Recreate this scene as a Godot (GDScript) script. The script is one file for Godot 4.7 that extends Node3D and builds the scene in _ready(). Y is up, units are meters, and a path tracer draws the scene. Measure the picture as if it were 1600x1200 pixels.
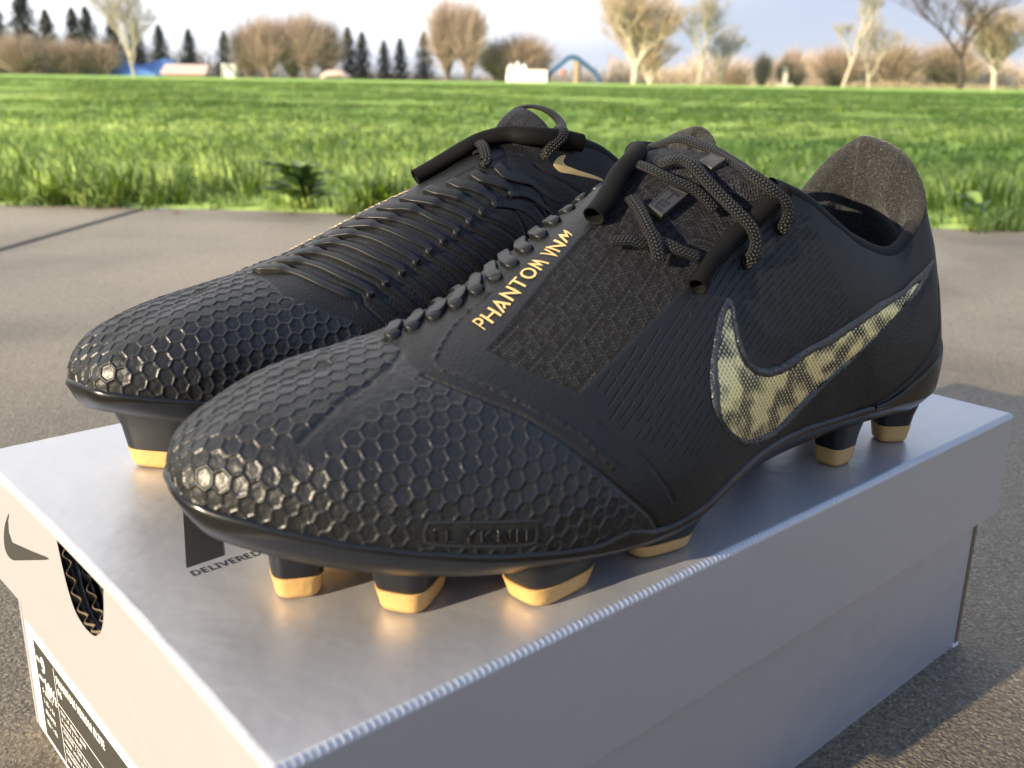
extends Node3D
# A pair of black and gold football boots standing on their silver shoebox, on a concrete path beside a lawn.
# World axes: the box's near top corner stands over the origin, its long side runs along +x and its short side along -z.

const LID_Y := 0.1124
const BOX_L := 0.345
const BOX_W := 0.222
const LID_H := 0.0455
# Directions on the ground: ALONG follows the edge of the lawn, AWAY points from the path into the field.
const ALONG := Vector3(0.694, 0.0, 0.72)
const AWAY := Vector3(0.72, 0.0, -0.694)
const LAWN_N := 1.642
# Boot sections from the heel round the outer side to the toe and back along the inner side. Each row: lower edge xyz, top edge xyz, bulge out/up at the lower edge,
# bulge out/up at the top edge, depth and inset of the sole plate. Boot axes: x from toe to heel, y up, +z to the outer side.
const BOOT := [
	[0.2848, 0.0275, 0.0028, 0.268, 0.1075, -0.0006, 0.0044, 0.0267, 0.0026, -0.0306, 0.0097, 0.0045],
	[0.2775, 0.0257, 0.0205, 0.265, 0.1019, 0.0117, 0.0044, 0.0258, 0.0036, -0.0304, 0.0096, 0.0047],
	[0.2604, 0.0238, 0.033, 0.2596, 0.0897, 0.0214, 0.0043, 0.0137, 0.0082, -0.0202, 0.0081, 0.0052],
	[0.2372, 0.0233, 0.0334, 0.2418, 0.0761, 0.0241, 0.0041, 0.0123, 0.0079, -0.0138, 0.0065, 0.0048],
	[0.2107, 0.023, 0.0319, 0.2155, 0.0819, 0.0254, 0.004, 0.0186, 0.0071, -0.0158, 0.0067, 0.0043],
	[0.1856, 0.0226, 0.032, 0.189, 0.0972, 0.0221, 0.0049, 0.0278, 0.0063, -0.02, 0.0073, 0.004],
	[0.1642, 0.0216, 0.035, 0.1686, 0.1036, 0.0144, 0.0049, 0.0341, 0.0093, -0.0205, 0.0073, 0.0039],
	[0.1454, 0.0193, 0.0399, 0.1484, 0.1057, -0.0092, 0.0059, 0.0382, 0.0187, -0.001, 0.0068, 0.0039],
	[0.1235, 0.016, 0.0455, 0.1255, 0.0939, -0.0074, 0.006, 0.0351, 0.0203, -0.0013, 0.0063, 0.0039],
	[0.099, 0.016, 0.0479, 0.1005, 0.0827, -0.004, 0.0051, 0.0307, 0.0219, -0.001, 0.0053, 0.0046],
	[0.0723, 0.019, 0.0463, 0.0763, 0.0714, -0.003, 0.0043, 0.0264, 0.0234, -0.0009, 0.0061, 0.0048],
	[0.047, 0.0229, 0.0391, 0.0561, 0.0654, -0.004, 0.0043, 0.0234, 0.0223, -0.0018, 0.0073, 0.0042],
	[0.0205, 0.0289, 0.0256, 0.043, 0.0628, -0.0058, 0.0037, 0.0219, 0.0192, -0.0031, 0.0086, 0.004],
	[-0.0007, 0.0351, 0.0053, 0.038, 0.0608, -0.0058, 0.0023, 0.0185, 0.0168, -0.0037, 0.0088, 0.0035],
	[-0.002, 0.0372, -0.0115, 0.038, 0.0608, -0.0058, 0.0014, 0.014, 0.0162, -0.0037, 0.0076, 0.0031],
	[0.0031, 0.0364, -0.0228, 0.038, 0.0608, -0.0058, 0.0021, 0.0171, 0.0163, -0.0034, 0.0067, 0.0047],
	[0.0211, 0.0337, -0.0322, 0.043, 0.0628, -0.0058, 0.0028, 0.0224, 0.0176, -0.0021, 0.0075, 0.0046],
	[0.0458, 0.0285, -0.0371, 0.0561, 0.0654, -0.004, 0.0033, 0.0249, 0.0219, -0.0011, 0.0078, 0.0043],
	[0.0722, 0.024, -0.0395, 0.0763, 0.0714, -0.003, 0.0037, 0.028, 0.025, -0.0009, 0.0076, 0.0041],
	[0.0992, 0.0223, -0.0391, 0.1005, 0.0827, -0.004, 0.005, 0.0334, 0.0248, 0.0004, 0.007, 0.004],
	[0.1249, 0.0231, -0.0373, 0.1255, 0.0939, -0.0074, 0.006, 0.0382, 0.0245, 0.0009, 0.0062, 0.004],
	[0.1473, 0.0244, -0.0343, 0.1484, 0.1057, -0.0092, 0.006, 0.0403, 0.0217, 0.0003, 0.0061, 0.004],
	[0.1659, 0.0254, -0.0306, 0.1622, 0.1088, -0.0216, 0.005, 0.036, 0.0102, -0.0197, 0.0061, 0.004],
	[0.1865, 0.0256, -0.0278, 0.1879, 0.1044, -0.0264, 0.005, 0.0298, 0.005, -0.0199, 0.006, 0.004],
	[0.2102, 0.0248, -0.0269, 0.2157, 0.0884, -0.0282, 0.004, 0.0219, 0.0037, -0.0159, 0.006, 0.004],
	[0.235, 0.0239, -0.027, 0.2429, 0.0854, -0.0267, 0.004, 0.0179, 0.003, -0.0139, 0.007, 0.004],
	[0.257, 0.025, -0.025, 0.2604, 0.1013, -0.0221, 0.004, 0.022, 0.0031, -0.02, 0.009, 0.004],
	[0.2765, 0.028, -0.0165, 0.2662, 0.1085, -0.0127, 0.004, 0.03, 0.0021, -0.03, 0.01, 0.004],
	[0.2848, 0.0275, 0.0028, 0.268, 0.1075, -0.0006, 0.0044, 0.0267, 0.0026, -0.0306, 0.0097, 0.0045],
]

var rng := RandomNumberGenerator.new()
var used_names := {}
var mirror := 1.0
var M := {}


func _ready() -> void:
	rng.seed = 20190301
	var camera := Camera3D.new()
	camera.name = "camera"
	camera.fov = 42.909
	camera.near = 0.02
	camera.far = 600.0
	camera.position = Vector3(-0.0718, 0.24362, 0.15049)
	camera.basis = Basis(Vector3.UP, -0.72588) * Basis(Vector3.RIGHT, -0.30353) * Basis(Vector3.BACK, 0.01553)
	var lens := CameraAttributesPhysical.new()
	lens.frustum_focal_length = 30.535
	lens.frustum_focus_distance = 0.34
	lens.frustum_far = 600.0
	lens.frustum_near = 0.02
	lens.exposure_aperture = 16.0
	camera.attributes = lens
	add_child(camera)
	camera.current = true
	var around := WorldEnvironment.new()
	around.name = "world_environment"
	var e := Environment.new()
	e.background_mode = Environment.BG_SKY
	e.tonemap_mode = Environment.TONE_MAPPER_LINEAR
	e.tonemap_exposure = 2.15
	e.sdfgi_enabled = true
	e.ssao_enabled = true
	e.ssil_enabled = true
	e.fog_enabled = true
	e.fog_density = 0.00025
	e.fog_light_color = Color(0.9, 0.93, 1.0)
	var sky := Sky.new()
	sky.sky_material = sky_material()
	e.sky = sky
	e.background_energy_multiplier = 1.0
	around.environment = e
	add_child(around)
	var sun := DirectionalLight3D.new()
	sun.name = "sun"
	sun.light_energy = 1.6
	sun.light_color = Color(1.0, 0.92, 0.79)
	sun.light_angular_distance = 0.5
	sun.shadow_enabled = true
	var elevation := deg_to_rad(15.5)
	var towards := Vector3(cos(elevation) * cos(deg_to_rad(3.6)), -sin(elevation), cos(elevation) * sin(deg_to_rad(3.6)))
	sun.basis = Basis.looking_at(towards, Vector3.UP)
	add_child(sun)
	materials()
	ground()
	lawn()
	field_edge()
	shoebox()
	boots()


# ---------------------------------------------------------------- names and meshes

func numbered(called: String) -> String:
	if not used_names.has(called):
		used_names[called] = 0
		return called
	used_names[called] += 1
	return "%s_%03d" % [called, used_names[called]]


func thing(called: String, label: String, category: String, group := "") -> Node3D:
	var o := Node3D.new()
	o.name = numbered(called)
	add_child(o)
	tag(o, label, category, group)
	return o


func tag(o: Node, label: String, category: String, group := "") -> void:
	o.set_meta("label", label)
	o.set_meta("category", category)
	if group:
		o.set_meta("group", group)


func copy(o: Node3D, label := "") -> Node3D:
	var c: Node3D = o.duplicate()
	c.name = numbered(String(o.name).rstrip("0123456789").trim_suffix("_"))
	add_child(c)
	if label:
		c.set_meta("label", label)
	return c


class Build:
	var v := PackedVector3Array()
	var n := PackedVector3Array()
	var t := PackedVector2Array()
	var c := PackedColorArray()
	var i := PackedInt32Array()   # triangles counter-clockwise as seen from outside

	func add(p: Vector3, uv := Vector2.ZERO) -> int:
		v.append(p)
		t.append(uv)
		return v.size() - 1

	func tri(a: int, b: int, d: int) -> void:
		i.append(a)
		i.append(b)
		i.append(d)

	func quad(a: int, b: int, d: int, e: int) -> void:
		tri(a, b, d)
		tri(a, d, e)

	# rows of points; facing: the normal is (along the row) x (to the next row)
	func grid(points: PackedVector3Array, uvs: PackedVector2Array, rows: int, per: int, closed := false, turned := false) -> void:
		var at := v.size()
		v.append_array(points)
		t.append_array(uvs)
		var last := per if closed else per - 1
		for r in rows - 1:
			for k in last:
				var a := at + r * per + k
				var b := at + r * per + (k + 1) % per
				if turned:
					quad(a, a + per, b + per, b)
				else:
					quad(a, b, b + per, a + per)

	func flat_quad(a: Vector3, b: Vector3, d: Vector3, e: Vector3, u := Vector2.ZERO, w := Vector2(1, 0), x := Vector2(1, 1), y := Vector2(0, 1)) -> void:
		var k := add(a, u)
		add(b, w)
		add(d, x)
		add(e, y)
		quad(k, k + 1, k + 2, k + 3)

	func flat_tri(a: Vector3, b: Vector3, d: Vector3) -> void:
		var k := add(a)
		add(b)
		add(d)
		tri(k, k + 1, k + 2)

	func box(lo: Vector3, hi: Vector3) -> void:
		var a := lo
		var b := hi
		flat_quad(Vector3(a.x, a.y, b.z), Vector3(b.x, a.y, b.z), Vector3(b.x, b.y, b.z), Vector3(a.x, b.y, b.z))
		flat_quad(Vector3(b.x, a.y, a.z), Vector3(a.x, a.y, a.z), Vector3(a.x, b.y, a.z), Vector3(b.x, b.y, a.z))
		flat_quad(Vector3(b.x, a.y, b.z), Vector3(b.x, a.y, a.z), Vector3(b.x, b.y, a.z), Vector3(b.x, b.y, b.z))
		flat_quad(Vector3(a.x, a.y, a.z), Vector3(a.x, a.y, b.z), Vector3(a.x, b.y, b.z), Vector3(a.x, b.y, a.z))
		flat_quad(Vector3(a.x, b.y, b.z), Vector3(b.x, b.y, b.z), Vector3(b.x, b.y, a.z), Vector3(a.x, b.y, a.z))
		flat_quad(Vector3(a.x, a.y, a.z), Vector3(b.x, a.y, a.z), Vector3(b.x, a.y, b.z), Vector3(a.x, a.y, b.z))

	func mesh(side := 1.0) -> ArrayMesh:
		var vv := v.duplicate()
		var nn := n.duplicate()
		if nn.size() != vv.size():
			nn.resize(vv.size())
			nn.fill(Vector3.ZERO)
			for k in range(0, i.size(), 3):
				var a := i[k]
				var b := i[k + 1]
				var d := i[k + 2]
				var f := (vv[b] - vv[a]).cross(vv[d] - vv[a])
				nn[a] += f
				nn[b] += f
				nn[d] += f
			for k in nn.size():
				nn[k] = nn[k].normalized() if nn[k].length_squared() > 0.0 else Vector3.UP
		var ii := i.duplicate()
		if side < 0.0:
			for k in vv.size():
				vv[k].z = -vv[k].z
				nn[k].z = -nn[k].z
		else:
			for k in range(0, ii.size(), 3):
				var keep := ii[k + 1]
				ii[k + 1] = ii[k + 2]
				ii[k + 2] = keep
		var arrays := []
		arrays.resize(Mesh.ARRAY_MAX)
		arrays[Mesh.ARRAY_VERTEX] = vv
		arrays[Mesh.ARRAY_NORMAL] = nn
		arrays[Mesh.ARRAY_TEX_UV] = t
		if c.size() == vv.size():
			arrays[Mesh.ARRAY_COLOR] = c
		arrays[Mesh.ARRAY_INDEX] = ii
		var m := ArrayMesh.new()
		m.add_surface_from_arrays(Mesh.PRIMITIVE_TRIANGLES, arrays)
		return m


func obj(called: String, shape, material: Material, parent: Node = null) -> MeshInstance3D:
	var o := MeshInstance3D.new()
	o.mesh = shape.mesh(mirror) if shape is Build else shape
	o.material_override = material
	if parent:
		o.name = called
		parent.add_child(o, true)
	else:
		o.name = numbered(called)
		add_child(o)
	return o


func struct(called: String, shape, material: Material, kind := "structure") -> MeshInstance3D:
	var o := obj(called, shape, material)
	o.set_meta("kind", kind)
	return o


# a swept bar: half widths across and half heights along the normals; power 1 is an ellipse, smaller is boxier
func sweep(s: Build, p: PackedVector3Array, up: PackedVector3Array, wide: PackedFloat32Array, high: PackedFloat32Array, sides := 12, power := 1.0, bend := 0.0, uv_scale := 0.01, hollow := 0.0) -> void:
	var at := s.v.size()
	var length := 0.0
	var count := p.size()
	var t0 := Vector3.ZERO
	var t1 := Vector3.ZERO
	for k in count:
		var tangent := (p[mini(k + 1, count - 1)] - p[maxi(k - 1, 0)]).normalized()
		var u := (up[k] - tangent * up[k].dot(tangent)).normalized()
		var side := u.cross(tangent)
		if k > 0:
			length += p[k].distance_to(p[k - 1])
		if k == 0:
			t0 = tangent
		t1 = tangent
		for q in sides:
			var a := TAU * q / sides
			var ca := cos(a)
			var sa := sin(a)
			var x := signf(ca) * pow(absf(ca), power)
			var y := signf(sa) * pow(absf(sa), power)
			s.add(p[k] + side * x * wide[k] + u * (y * high[k] - bend * x * x), Vector2(float(q) / sides, length / uv_scale))
	for k in count - 1:
		for q in sides:
			var a := at + k * sides + q
			var b := at + k * sides + (q + 1) % sides
			s.quad(a, b, b + sides, a + sides)
	for end in 2:
		var first := at if end == 0 else at + (count - 1) * sides
		var middle := p[0] if end == 0 else p[count - 1]
		var outwards := -t0 if end == 0 else t1
		if hollow > 0.0:
			var ring := s.v.size()
			for q in sides:
				s.add(s.v[first + q], Vector2.ZERO)
			for q in sides:
				s.add(middle + (s.v[first + q] - middle) * hollow, Vector2.ZERO)
			for q in sides:
				s.add(middle + (s.v[first + q] - middle) * hollow - outwards * 0.004, Vector2.ZERO)
			var hub := s.add(middle - outwards * 0.004)
			for q in sides:
				var r := (q + 1) % sides
				for lay in 2:
					var a := ring + lay * sides + q
					var b := ring + lay * sides + r
					if end == 0:
						s.quad(a, a + sides, b + sides, b)
					else:
						s.quad(a, b, b + sides, a + sides)
				if end == 0:
					s.tri(ring + 2 * sides + q, hub, ring + 2 * sides + r)
				else:
					s.tri(ring + 2 * sides + r, hub, ring + 2 * sides + q)
		else:
			var hub := s.add(middle + outwards * high[0 if end == 0 else count - 1] * 0.5)
			for q in sides:
				if end == 0:
					s.tri(first + (q + 1) % sides, first + q, hub)
				else:
					s.tri(first + q, first + (q + 1) % sides, hub)


func smooth_path(points: PackedVector3Array, per: int) -> PackedVector3Array:
	var out := PackedVector3Array()
	for k in points.size() - 1:
		var a := points[maxi(k - 1, 0)]
		var d := points[mini(k + 2, points.size() - 1)]
		for q in per:
			out.append(points[k].cubic_interpolate(points[k + 1], a, d, float(q) / per))
	out.append(points[points.size() - 1])
	return out


func smooth_ring(points: PackedVector2Array, per: int) -> PackedVector2Array:
	var out := PackedVector2Array()
	var count := points.size()
	for k in count:
		for q in per:
			out.append(points[k].cubic_interpolate(points[(k + 1) % count], points[(k - 1 + count) % count], points[(k + 2) % count], float(q) / per))
	return out


func filled(count: int, value: float) -> PackedFloat32Array:
	var a := PackedFloat32Array()
	a.resize(count)
	a.fill(value)
	return a


func lin(r: float, g: float, b: float, a := 1.0) -> Color:
	return Color(r, g, b, a).linear_to_srgb()


# ---------------------------------------------------------------- materials

func sky_material() -> PanoramaSkyMaterial:
	var w := 640
	var h := 320
	var im := Image.create(w, h, false, Image.FORMAT_RGBF)
	var noise := FastNoiseLite.new()
	noise.seed = 7
	noise.noise_type = FastNoiseLite.TYPE_SIMPLEX_SMOOTH
	noise.frequency = 0.55
	noise.fractal_octaves = 5
	for y in h:
		var up := cos(PI * (y + 0.5) / h)
		var flat := sqrt(1.0 - up * up)
		for x in w:
			var a := TAU * (x + 0.5) / w
			var d := Vector3(sin(a) * flat, up, -cos(a) * flat)
			var rise := clampf(up, 0.0, 1.0)
			var clear := Color(0.345, 0.375, 0.435).lerp(Color(0.125, 0.195, 0.36), pow(rise, 0.55))
			var k := noise.get_noise_3d(d.x / (rise + 0.25) * 1.1, d.z / (rise + 0.25) * 1.1, rise * 2.0)
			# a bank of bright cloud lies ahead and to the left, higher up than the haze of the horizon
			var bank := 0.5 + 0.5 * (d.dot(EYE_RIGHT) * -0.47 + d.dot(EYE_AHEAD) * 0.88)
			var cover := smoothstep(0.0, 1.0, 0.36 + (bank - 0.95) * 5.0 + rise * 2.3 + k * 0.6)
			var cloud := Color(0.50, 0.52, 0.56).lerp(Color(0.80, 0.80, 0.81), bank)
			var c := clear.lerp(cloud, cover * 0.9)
			if up < 0.0:
				c = Color(0.15, 0.17, 0.12)
			im.set_pixel(x, y, c)
	var m := PanoramaSkyMaterial.new()
	m.panorama = ImageTexture.create_from_image(im)
	return m


func noise_texture(size: int, kind: int, frequency: float, octaves: int, ramp: Gradient = null, number := 1) -> NoiseTexture2D:
	var f := FastNoiseLite.new()
	f.seed = number
	f.noise_type = kind
	f.frequency = frequency
	f.fractal_octaves = octaves
	if octaves < 2:
		f.fractal_type = FastNoiseLite.FRACTAL_NONE
	var t := NoiseTexture2D.new()
	t.width = size
	t.height = size
	t.seamless = true
	t.noise = f
	if ramp:
		t.color_ramp = ramp
	return t


func ramp(stops: Array) -> Gradient:
	var g := Gradient.new()
	var offsets := PackedFloat32Array()
	var colors := PackedColorArray()
	for s in stops:
		offsets.append(s[0])
		colors.append(s[1])
	g.offsets = offsets
	g.colors = colors
	return g


func mat(color: Color, roughness: float, specular := 0.5, metallic := 0.0) -> StandardMaterial3D:
	var m := StandardMaterial3D.new()
	m.albedo_color = color
	m.roughness = roughness
	m.metallic_specular = specular
	m.metallic = metallic
	return m


func relief(m: StandardMaterial3D, t: Texture2D, millimetres: float) -> void:
	m.heightmap_enabled = true
	m.heightmap_texture = t
	m.heightmap_scale = millimetres * 0.1


func triplanar(m: StandardMaterial3D, per_metre: float, world := false) -> void:
	m.uv1_triplanar = true
	m.uv1_world_triplanar = world
	m.uv1_scale = Vector3.ONE * per_metre


func materials() -> void:
	# rubbery black skin with a fine leather grain and a little pale dust
	var grain := noise_texture(512, FastNoiseLite.TYPE_SIMPLEX_SMOOTH, 0.09, 3, null, 3)
	var dust := dusty(Color(0.0, 0.0, 0.0), 90, 5)
	var skin := mat(Color.WHITE, 0.5, 0.42)
	skin.albedo_texture = dust
	skin.albedo_color = Color.WHITE
	relief(skin, grain, 0.12)
	skin.uv1_scale = Vector3(1.6, 1.6, 1.6)
	M.skin = skin
	var toe := mat(Color.WHITE, 0.41, 0.5)
	toe.albedo_texture = dust
	relief(toe, noise_texture(512, FastNoiseLite.TYPE_SIMPLEX_SMOOTH, 0.03, 3, null, 9), 0.2)
	toe.uv1_scale = Vector3(1.6, 1.6, 1.6)
	M.toe = toe
	var knit := mat(Color.WHITE, 0.6, 0.3)
	var pair := knit_images()
	knit.albedo_texture = pair[0]
	relief(knit, pair[1], 1.3)
	knit.uv1_scale = Vector3(8.2, 8.2, 8.2)
	M.knit = knit
	var tongue: StandardMaterial3D = knit.duplicate()
	tongue.uv1_triplanar = true
	tongue.uv1_scale = Vector3(80.0, 80.0, 80.0)
	M.tongue = tongue
	var lace := mat(Color.WHITE, 0.5, 0.35)
	pair = lace_images()
	lace.albedo_texture = pair[0]
	relief(lace, pair[1], 0.5)
	M.lace = lace
	M.fin = mat(lin(0.008, 0.0085, 0.0095), 0.45, 0.45)
	M.rubber = mat(lin(0.006, 0.0058, 0.0056), 0.66, 0.2)
	relief(M.rubber, grain, 0.05)
	triplanar(M.rubber, 30.0)
	M.plate = mat(lin(0.006, 0.0062, 0.0065), 0.26, 0.5)
	relief(M.plate, noise_texture(256, FastNoiseLite.TYPE_SIMPLEX_SMOOTH, 0.02, 2, null, 13), 0.25)
	triplanar(M.plate, 12.0)
	M.stud = mat(lin(0.008, 0.009, 0.0105), 0.38, 0.5)
	M.stud_tip = mat(lin(0.56, 0.34, 0.12), 0.36, 0.5)
	relief(M.stud_tip, noise_texture(128, FastNoiseLite.TYPE_SIMPLEX_SMOOTH, 0.03, 3, null, 21), 0.2)
	triplanar(M.stud_tip, 60.0)
	M.gold_print = mat(lin(0.66, 0.45, 0.17), 0.42, 0.5, 0.25)
	M.badge = mat(lin(0.010, 0.0105, 0.011), 0.3, 0.55)
	var lining := mat(Color.WHITE, 0.95, 0.3)
	lining.albedo_texture = noise_texture(512, FastNoiseLite.TYPE_VALUE, 0.42, 1, ramp([[0.0, lin(0.009, 0.0088, 0.0085)], [0.55, lin(0.018, 0.0177, 0.017)], [0.78, lin(0.034, 0.033, 0.031)], [1.0, lin(0.13, 0.125, 0.115)]]), 31)
	relief(lining, noise_texture(256, FastNoiseLite.TYPE_SIMPLEX_SMOOTH, 0.12, 2, null, 32), 0.5)
	triplanar(lining, 19.0)
	lining.rim_enabled = true
	lining.rim = 0.3
	M.lining = lining
	M.binding = mat(lin(0.008, 0.008, 0.009), 0.75, 0.4)
	relief(M.binding, grain, 0.15)
	triplanar(M.binding, 40.0)
	M.tag = mat(lin(0.030, 0.028, 0.024), 0.42, 0.5)
	M.tag_letter = mat(lin(0.012, 0.011, 0.010), 0.4, 0.5)
	var border := mat(Color.WHITE, 0.45, 0.7)
	border.albedo_texture = noise_texture(256, FastNoiseLite.TYPE_VALUE, 0.4, 1, ramp([[0.0, lin(0.004, 0.004, 0.005)], [0.68, lin(0.008, 0.0085, 0.0105)], [1.0, lin(0.10, 0.10, 0.115)]]), 41)
	relief(border, noise_texture(256, FastNoiseLite.TYPE_SIMPLEX_SMOOTH, 0.15, 2, null, 42), 0.4)
	triplanar(border, 35.0)
	M.border = border
	var camo := mat(Color.WHITE, 0.33, 0.5)
	camo.metallic = 1.0
	pair = camo_images()
	camo.albedo_texture = pair[0]
	camo.metallic_texture = pair[1]
	camo.metallic_texture_channel = BaseMaterial3D.TEXTURE_CHANNEL_RED
	M.camo = camo
	# box: silver laminated cardboard
	var silver := mat(lin(0.505, 0.513, 0.535), 0.38, 0.5, 0.5)
	relief(silver, noise_texture(512, FastNoiseLite.TYPE_SIMPLEX_SMOOTH, 0.012, 4, null, 51), 0.35)
	triplanar(silver, 5.0)
	M.silver = silver
	M.kraft = mat(lin(0.20, 0.15, 0.10), 0.9, 0.3)
	M.dark_card = mat(lin(0.026, 0.020, 0.018), 0.85, 0.3)
	M.paper = mat(lin(0.8, 0.8, 0.79), 0.7, 0.4)
	M.ink = mat(lin(0.02, 0.02, 0.022), 0.5, 0.5)
	M.soft_ink = mat(lin(0.035, 0.034, 0.03), 0.6, 0.4)
	# path: worn concrete with exposed stones
	var stones := ramp([[0.0, lin(0.11, 0.093, 0.07)], [0.25, lin(0.235, 0.202, 0.157)], [0.55, lin(0.33, 0.288, 0.228)], [0.82, lin(0.42, 0.37, 0.30)], [0.92, lin(0.58, 0.53, 0.45)], [1.0, lin(0.85, 0.80, 0.72)]])
	var f := FastNoiseLite.new()
	f.seed = 5
	f.noise_type = FastNoiseLite.TYPE_CELLULAR
	f.cellular_return_type = FastNoiseLite.RETURN_CELL_VALUE
	f.cellular_jitter = 1.0
	f.frequency = 0.11
	f.fractal_type = FastNoiseLite.FRACTAL_FBM
	f.fractal_octaves = 2
	var stone := NoiseTexture2D.new()
	stone.width = 1024
	stone.height = 1024
	stone.seamless = true
	stone.noise = f
	stone.color_ramp = stones
	var concrete := mat(Color.WHITE, 0.6, 0.5)
	concrete.vertex_color_use_as_albedo = true
	concrete.albedo_texture = stone
	relief(concrete, noise_texture(1024, FastNoiseLite.TYPE_SIMPLEX_SMOOTH, 0.05, 5, null, 61), 0.6)
	triplanar(concrete, 7.3, true)
	concrete.detail_enabled = true
	concrete.detail_blend_mode = BaseMaterial3D.BLEND_MODE_MUL
	concrete.detail_albedo = noise_texture(512, FastNoiseLite.TYPE_SIMPLEX_SMOOTH, 0.006, 5, ramp([[0.0, Color(0.74, 0.73, 0.71)], [0.5, Color(0.92, 0.92, 0.9)], [1.0, Color(1, 0.99, 0.97)]]), 62)
	concrete.detail_uv_layer = BaseMaterial3D.DETAIL_UV_2
	concrete.uv2_triplanar = true
	concrete.uv2_world_triplanar = true
	concrete.uv2_scale = Vector3.ONE * 0.55
	M.concrete = concrete
	var pale: StandardMaterial3D = concrete.duplicate()
	pale.albedo_color = Color(1.0, 0.99, 0.96)
	concrete.albedo_color = Color(0.97, 0.96, 0.94)
	M.pale_concrete = pale
	M.soil = mat(lin(0.06, 0.045, 0.03), 1.0, 0.2)
	var grass := mat(Color.WHITE, 0.55, 0.35)
	grass.vertex_color_use_as_albedo = true
	grass.backlight_enabled = true
	grass.backlight = Color(0.36, 0.4, 0.18)
	M.grass = grass
	var turf := mat(Color.WHITE, 1.0, 0.1)
	turf.vertex_color_use_as_albedo = true
	M.turf = turf


func dusty(_base: Color, specks: int, number: int) -> ImageTexture:
	var r := RandomNumberGenerator.new()
	r.seed = number
	var im := Image.create(1024, 1024, false, Image.FORMAT_RGB8)
	im.fill(lin(0.0078, 0.0081, 0.0087))
	for k in 1600:
		var v := r.randf_range(0.85, 1.25)
		im.fill_rect(Rect2i(r.randi() % 1024, r.randi() % 1024, r.randi_range(2, 14), r.randi_range(2, 14)), lin(0.0078 * v, 0.0081 * v, 0.0087 * v))
	for k in specks:
		var s := 1 if r.randf() < 0.6 else 2
		var v := r.randf_range(0.06, 0.32)
		im.fill_rect(Rect2i(r.randi() % 1024, r.randi() % 1024, s, s + (r.randi() % 2)), lin(v, v, v * 0.95))
	return ImageTexture.create_from_image(im)


func knit_images() -> Array:
	var s := 256
	var r := RandomNumberGenerator.new()
	r.seed = 77
	var albedo := Image.create(s, s, false, Image.FORMAT_RGB8)
	var height := Image.create(s, s, false, Image.FORMAT_R8)
	var tone := []
	for k in 256:
		tone.append(r.randf_range(0.6, 1.5))
	for y in s:
		for x in s:
			# eight wales, each a column of leaning loops
			var u := x / 32.0
			var column := int(u)
			var fx := u - column
			var lean := absf(fx - 0.5) * 1.3
			var v := y / 21.333 + lean + column * 0.37
			var fy := v - floorf(v)
			var loop := (int(floorf(v)) % 12 + 12) % 12
			var yarn := sqrt(maxf(0.0, 1.0 - pow((fy - 0.5) * 2.1, 2.0)))
			var gap := smoothstep(0.0, 0.14, minf(fx, 1.0 - fx)) * (0.55 + 0.45 * smoothstep(0.0, 0.1, absf(fx - 0.5)))
			var h := yarn * gap
			var fibre := 0.8 + 0.2 * sin((fy * 5.0 + fx * 3.0) * TAU)
			height.set_pixel(x, y, Color(h * fibre, 0, 0))
			var c: float = 0.0035 + 0.05 * pow(h, 2.2) * fibre * pow(tone[(loop * 8 + column) % 256], 1.8)  # yarn glints painted into the albedo over near-black fibre
			albedo.set_pixel(x, y, lin(c, c * 1.03, c * 1.2))
	return [ImageTexture.create_from_image(albedo), ImageTexture.create_from_image(height)]


func lace_images() -> Array:
	# across: the flat tube's circumference carries fourteen columns; along: herringbone stitches
	var w := 168
	var s := 96
	var albedo := Image.create(w, s, false, Image.FORMAT_RGB8)
	var height := Image.create(w, s, false, Image.FORMAT_R8)
	for y in s:
		for x in w:
			var column := x / 12
			var fx := (x % 12) / 12.0
			var v := y / 24.0 + (0.5 if column % 2 else 0.0) + (fx - 0.5) * (0.5 if column % 2 else -0.5)
			var fy := v - floorf(v)
			var dx := (fx - 0.5) * 2.2
			var dy := (fy - 0.5) * 2.4
			var h := clampf(1.0 - dx * dx - dy * dy, 0.0, 1.0)
			h = sqrt(h)
			height.set_pixel(x, y, Color(h, 0, 0))
			var c := 0.003 + 0.06 * pow(h, 6.0)  # highlight on each stitch painted into the dark lace colour
			albedo.set_pixel(x, y, lin(c, c * 0.97, c * 0.88))
	return [ImageTexture.create_from_image(albedo), ImageTexture.create_from_image(height)]


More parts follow.
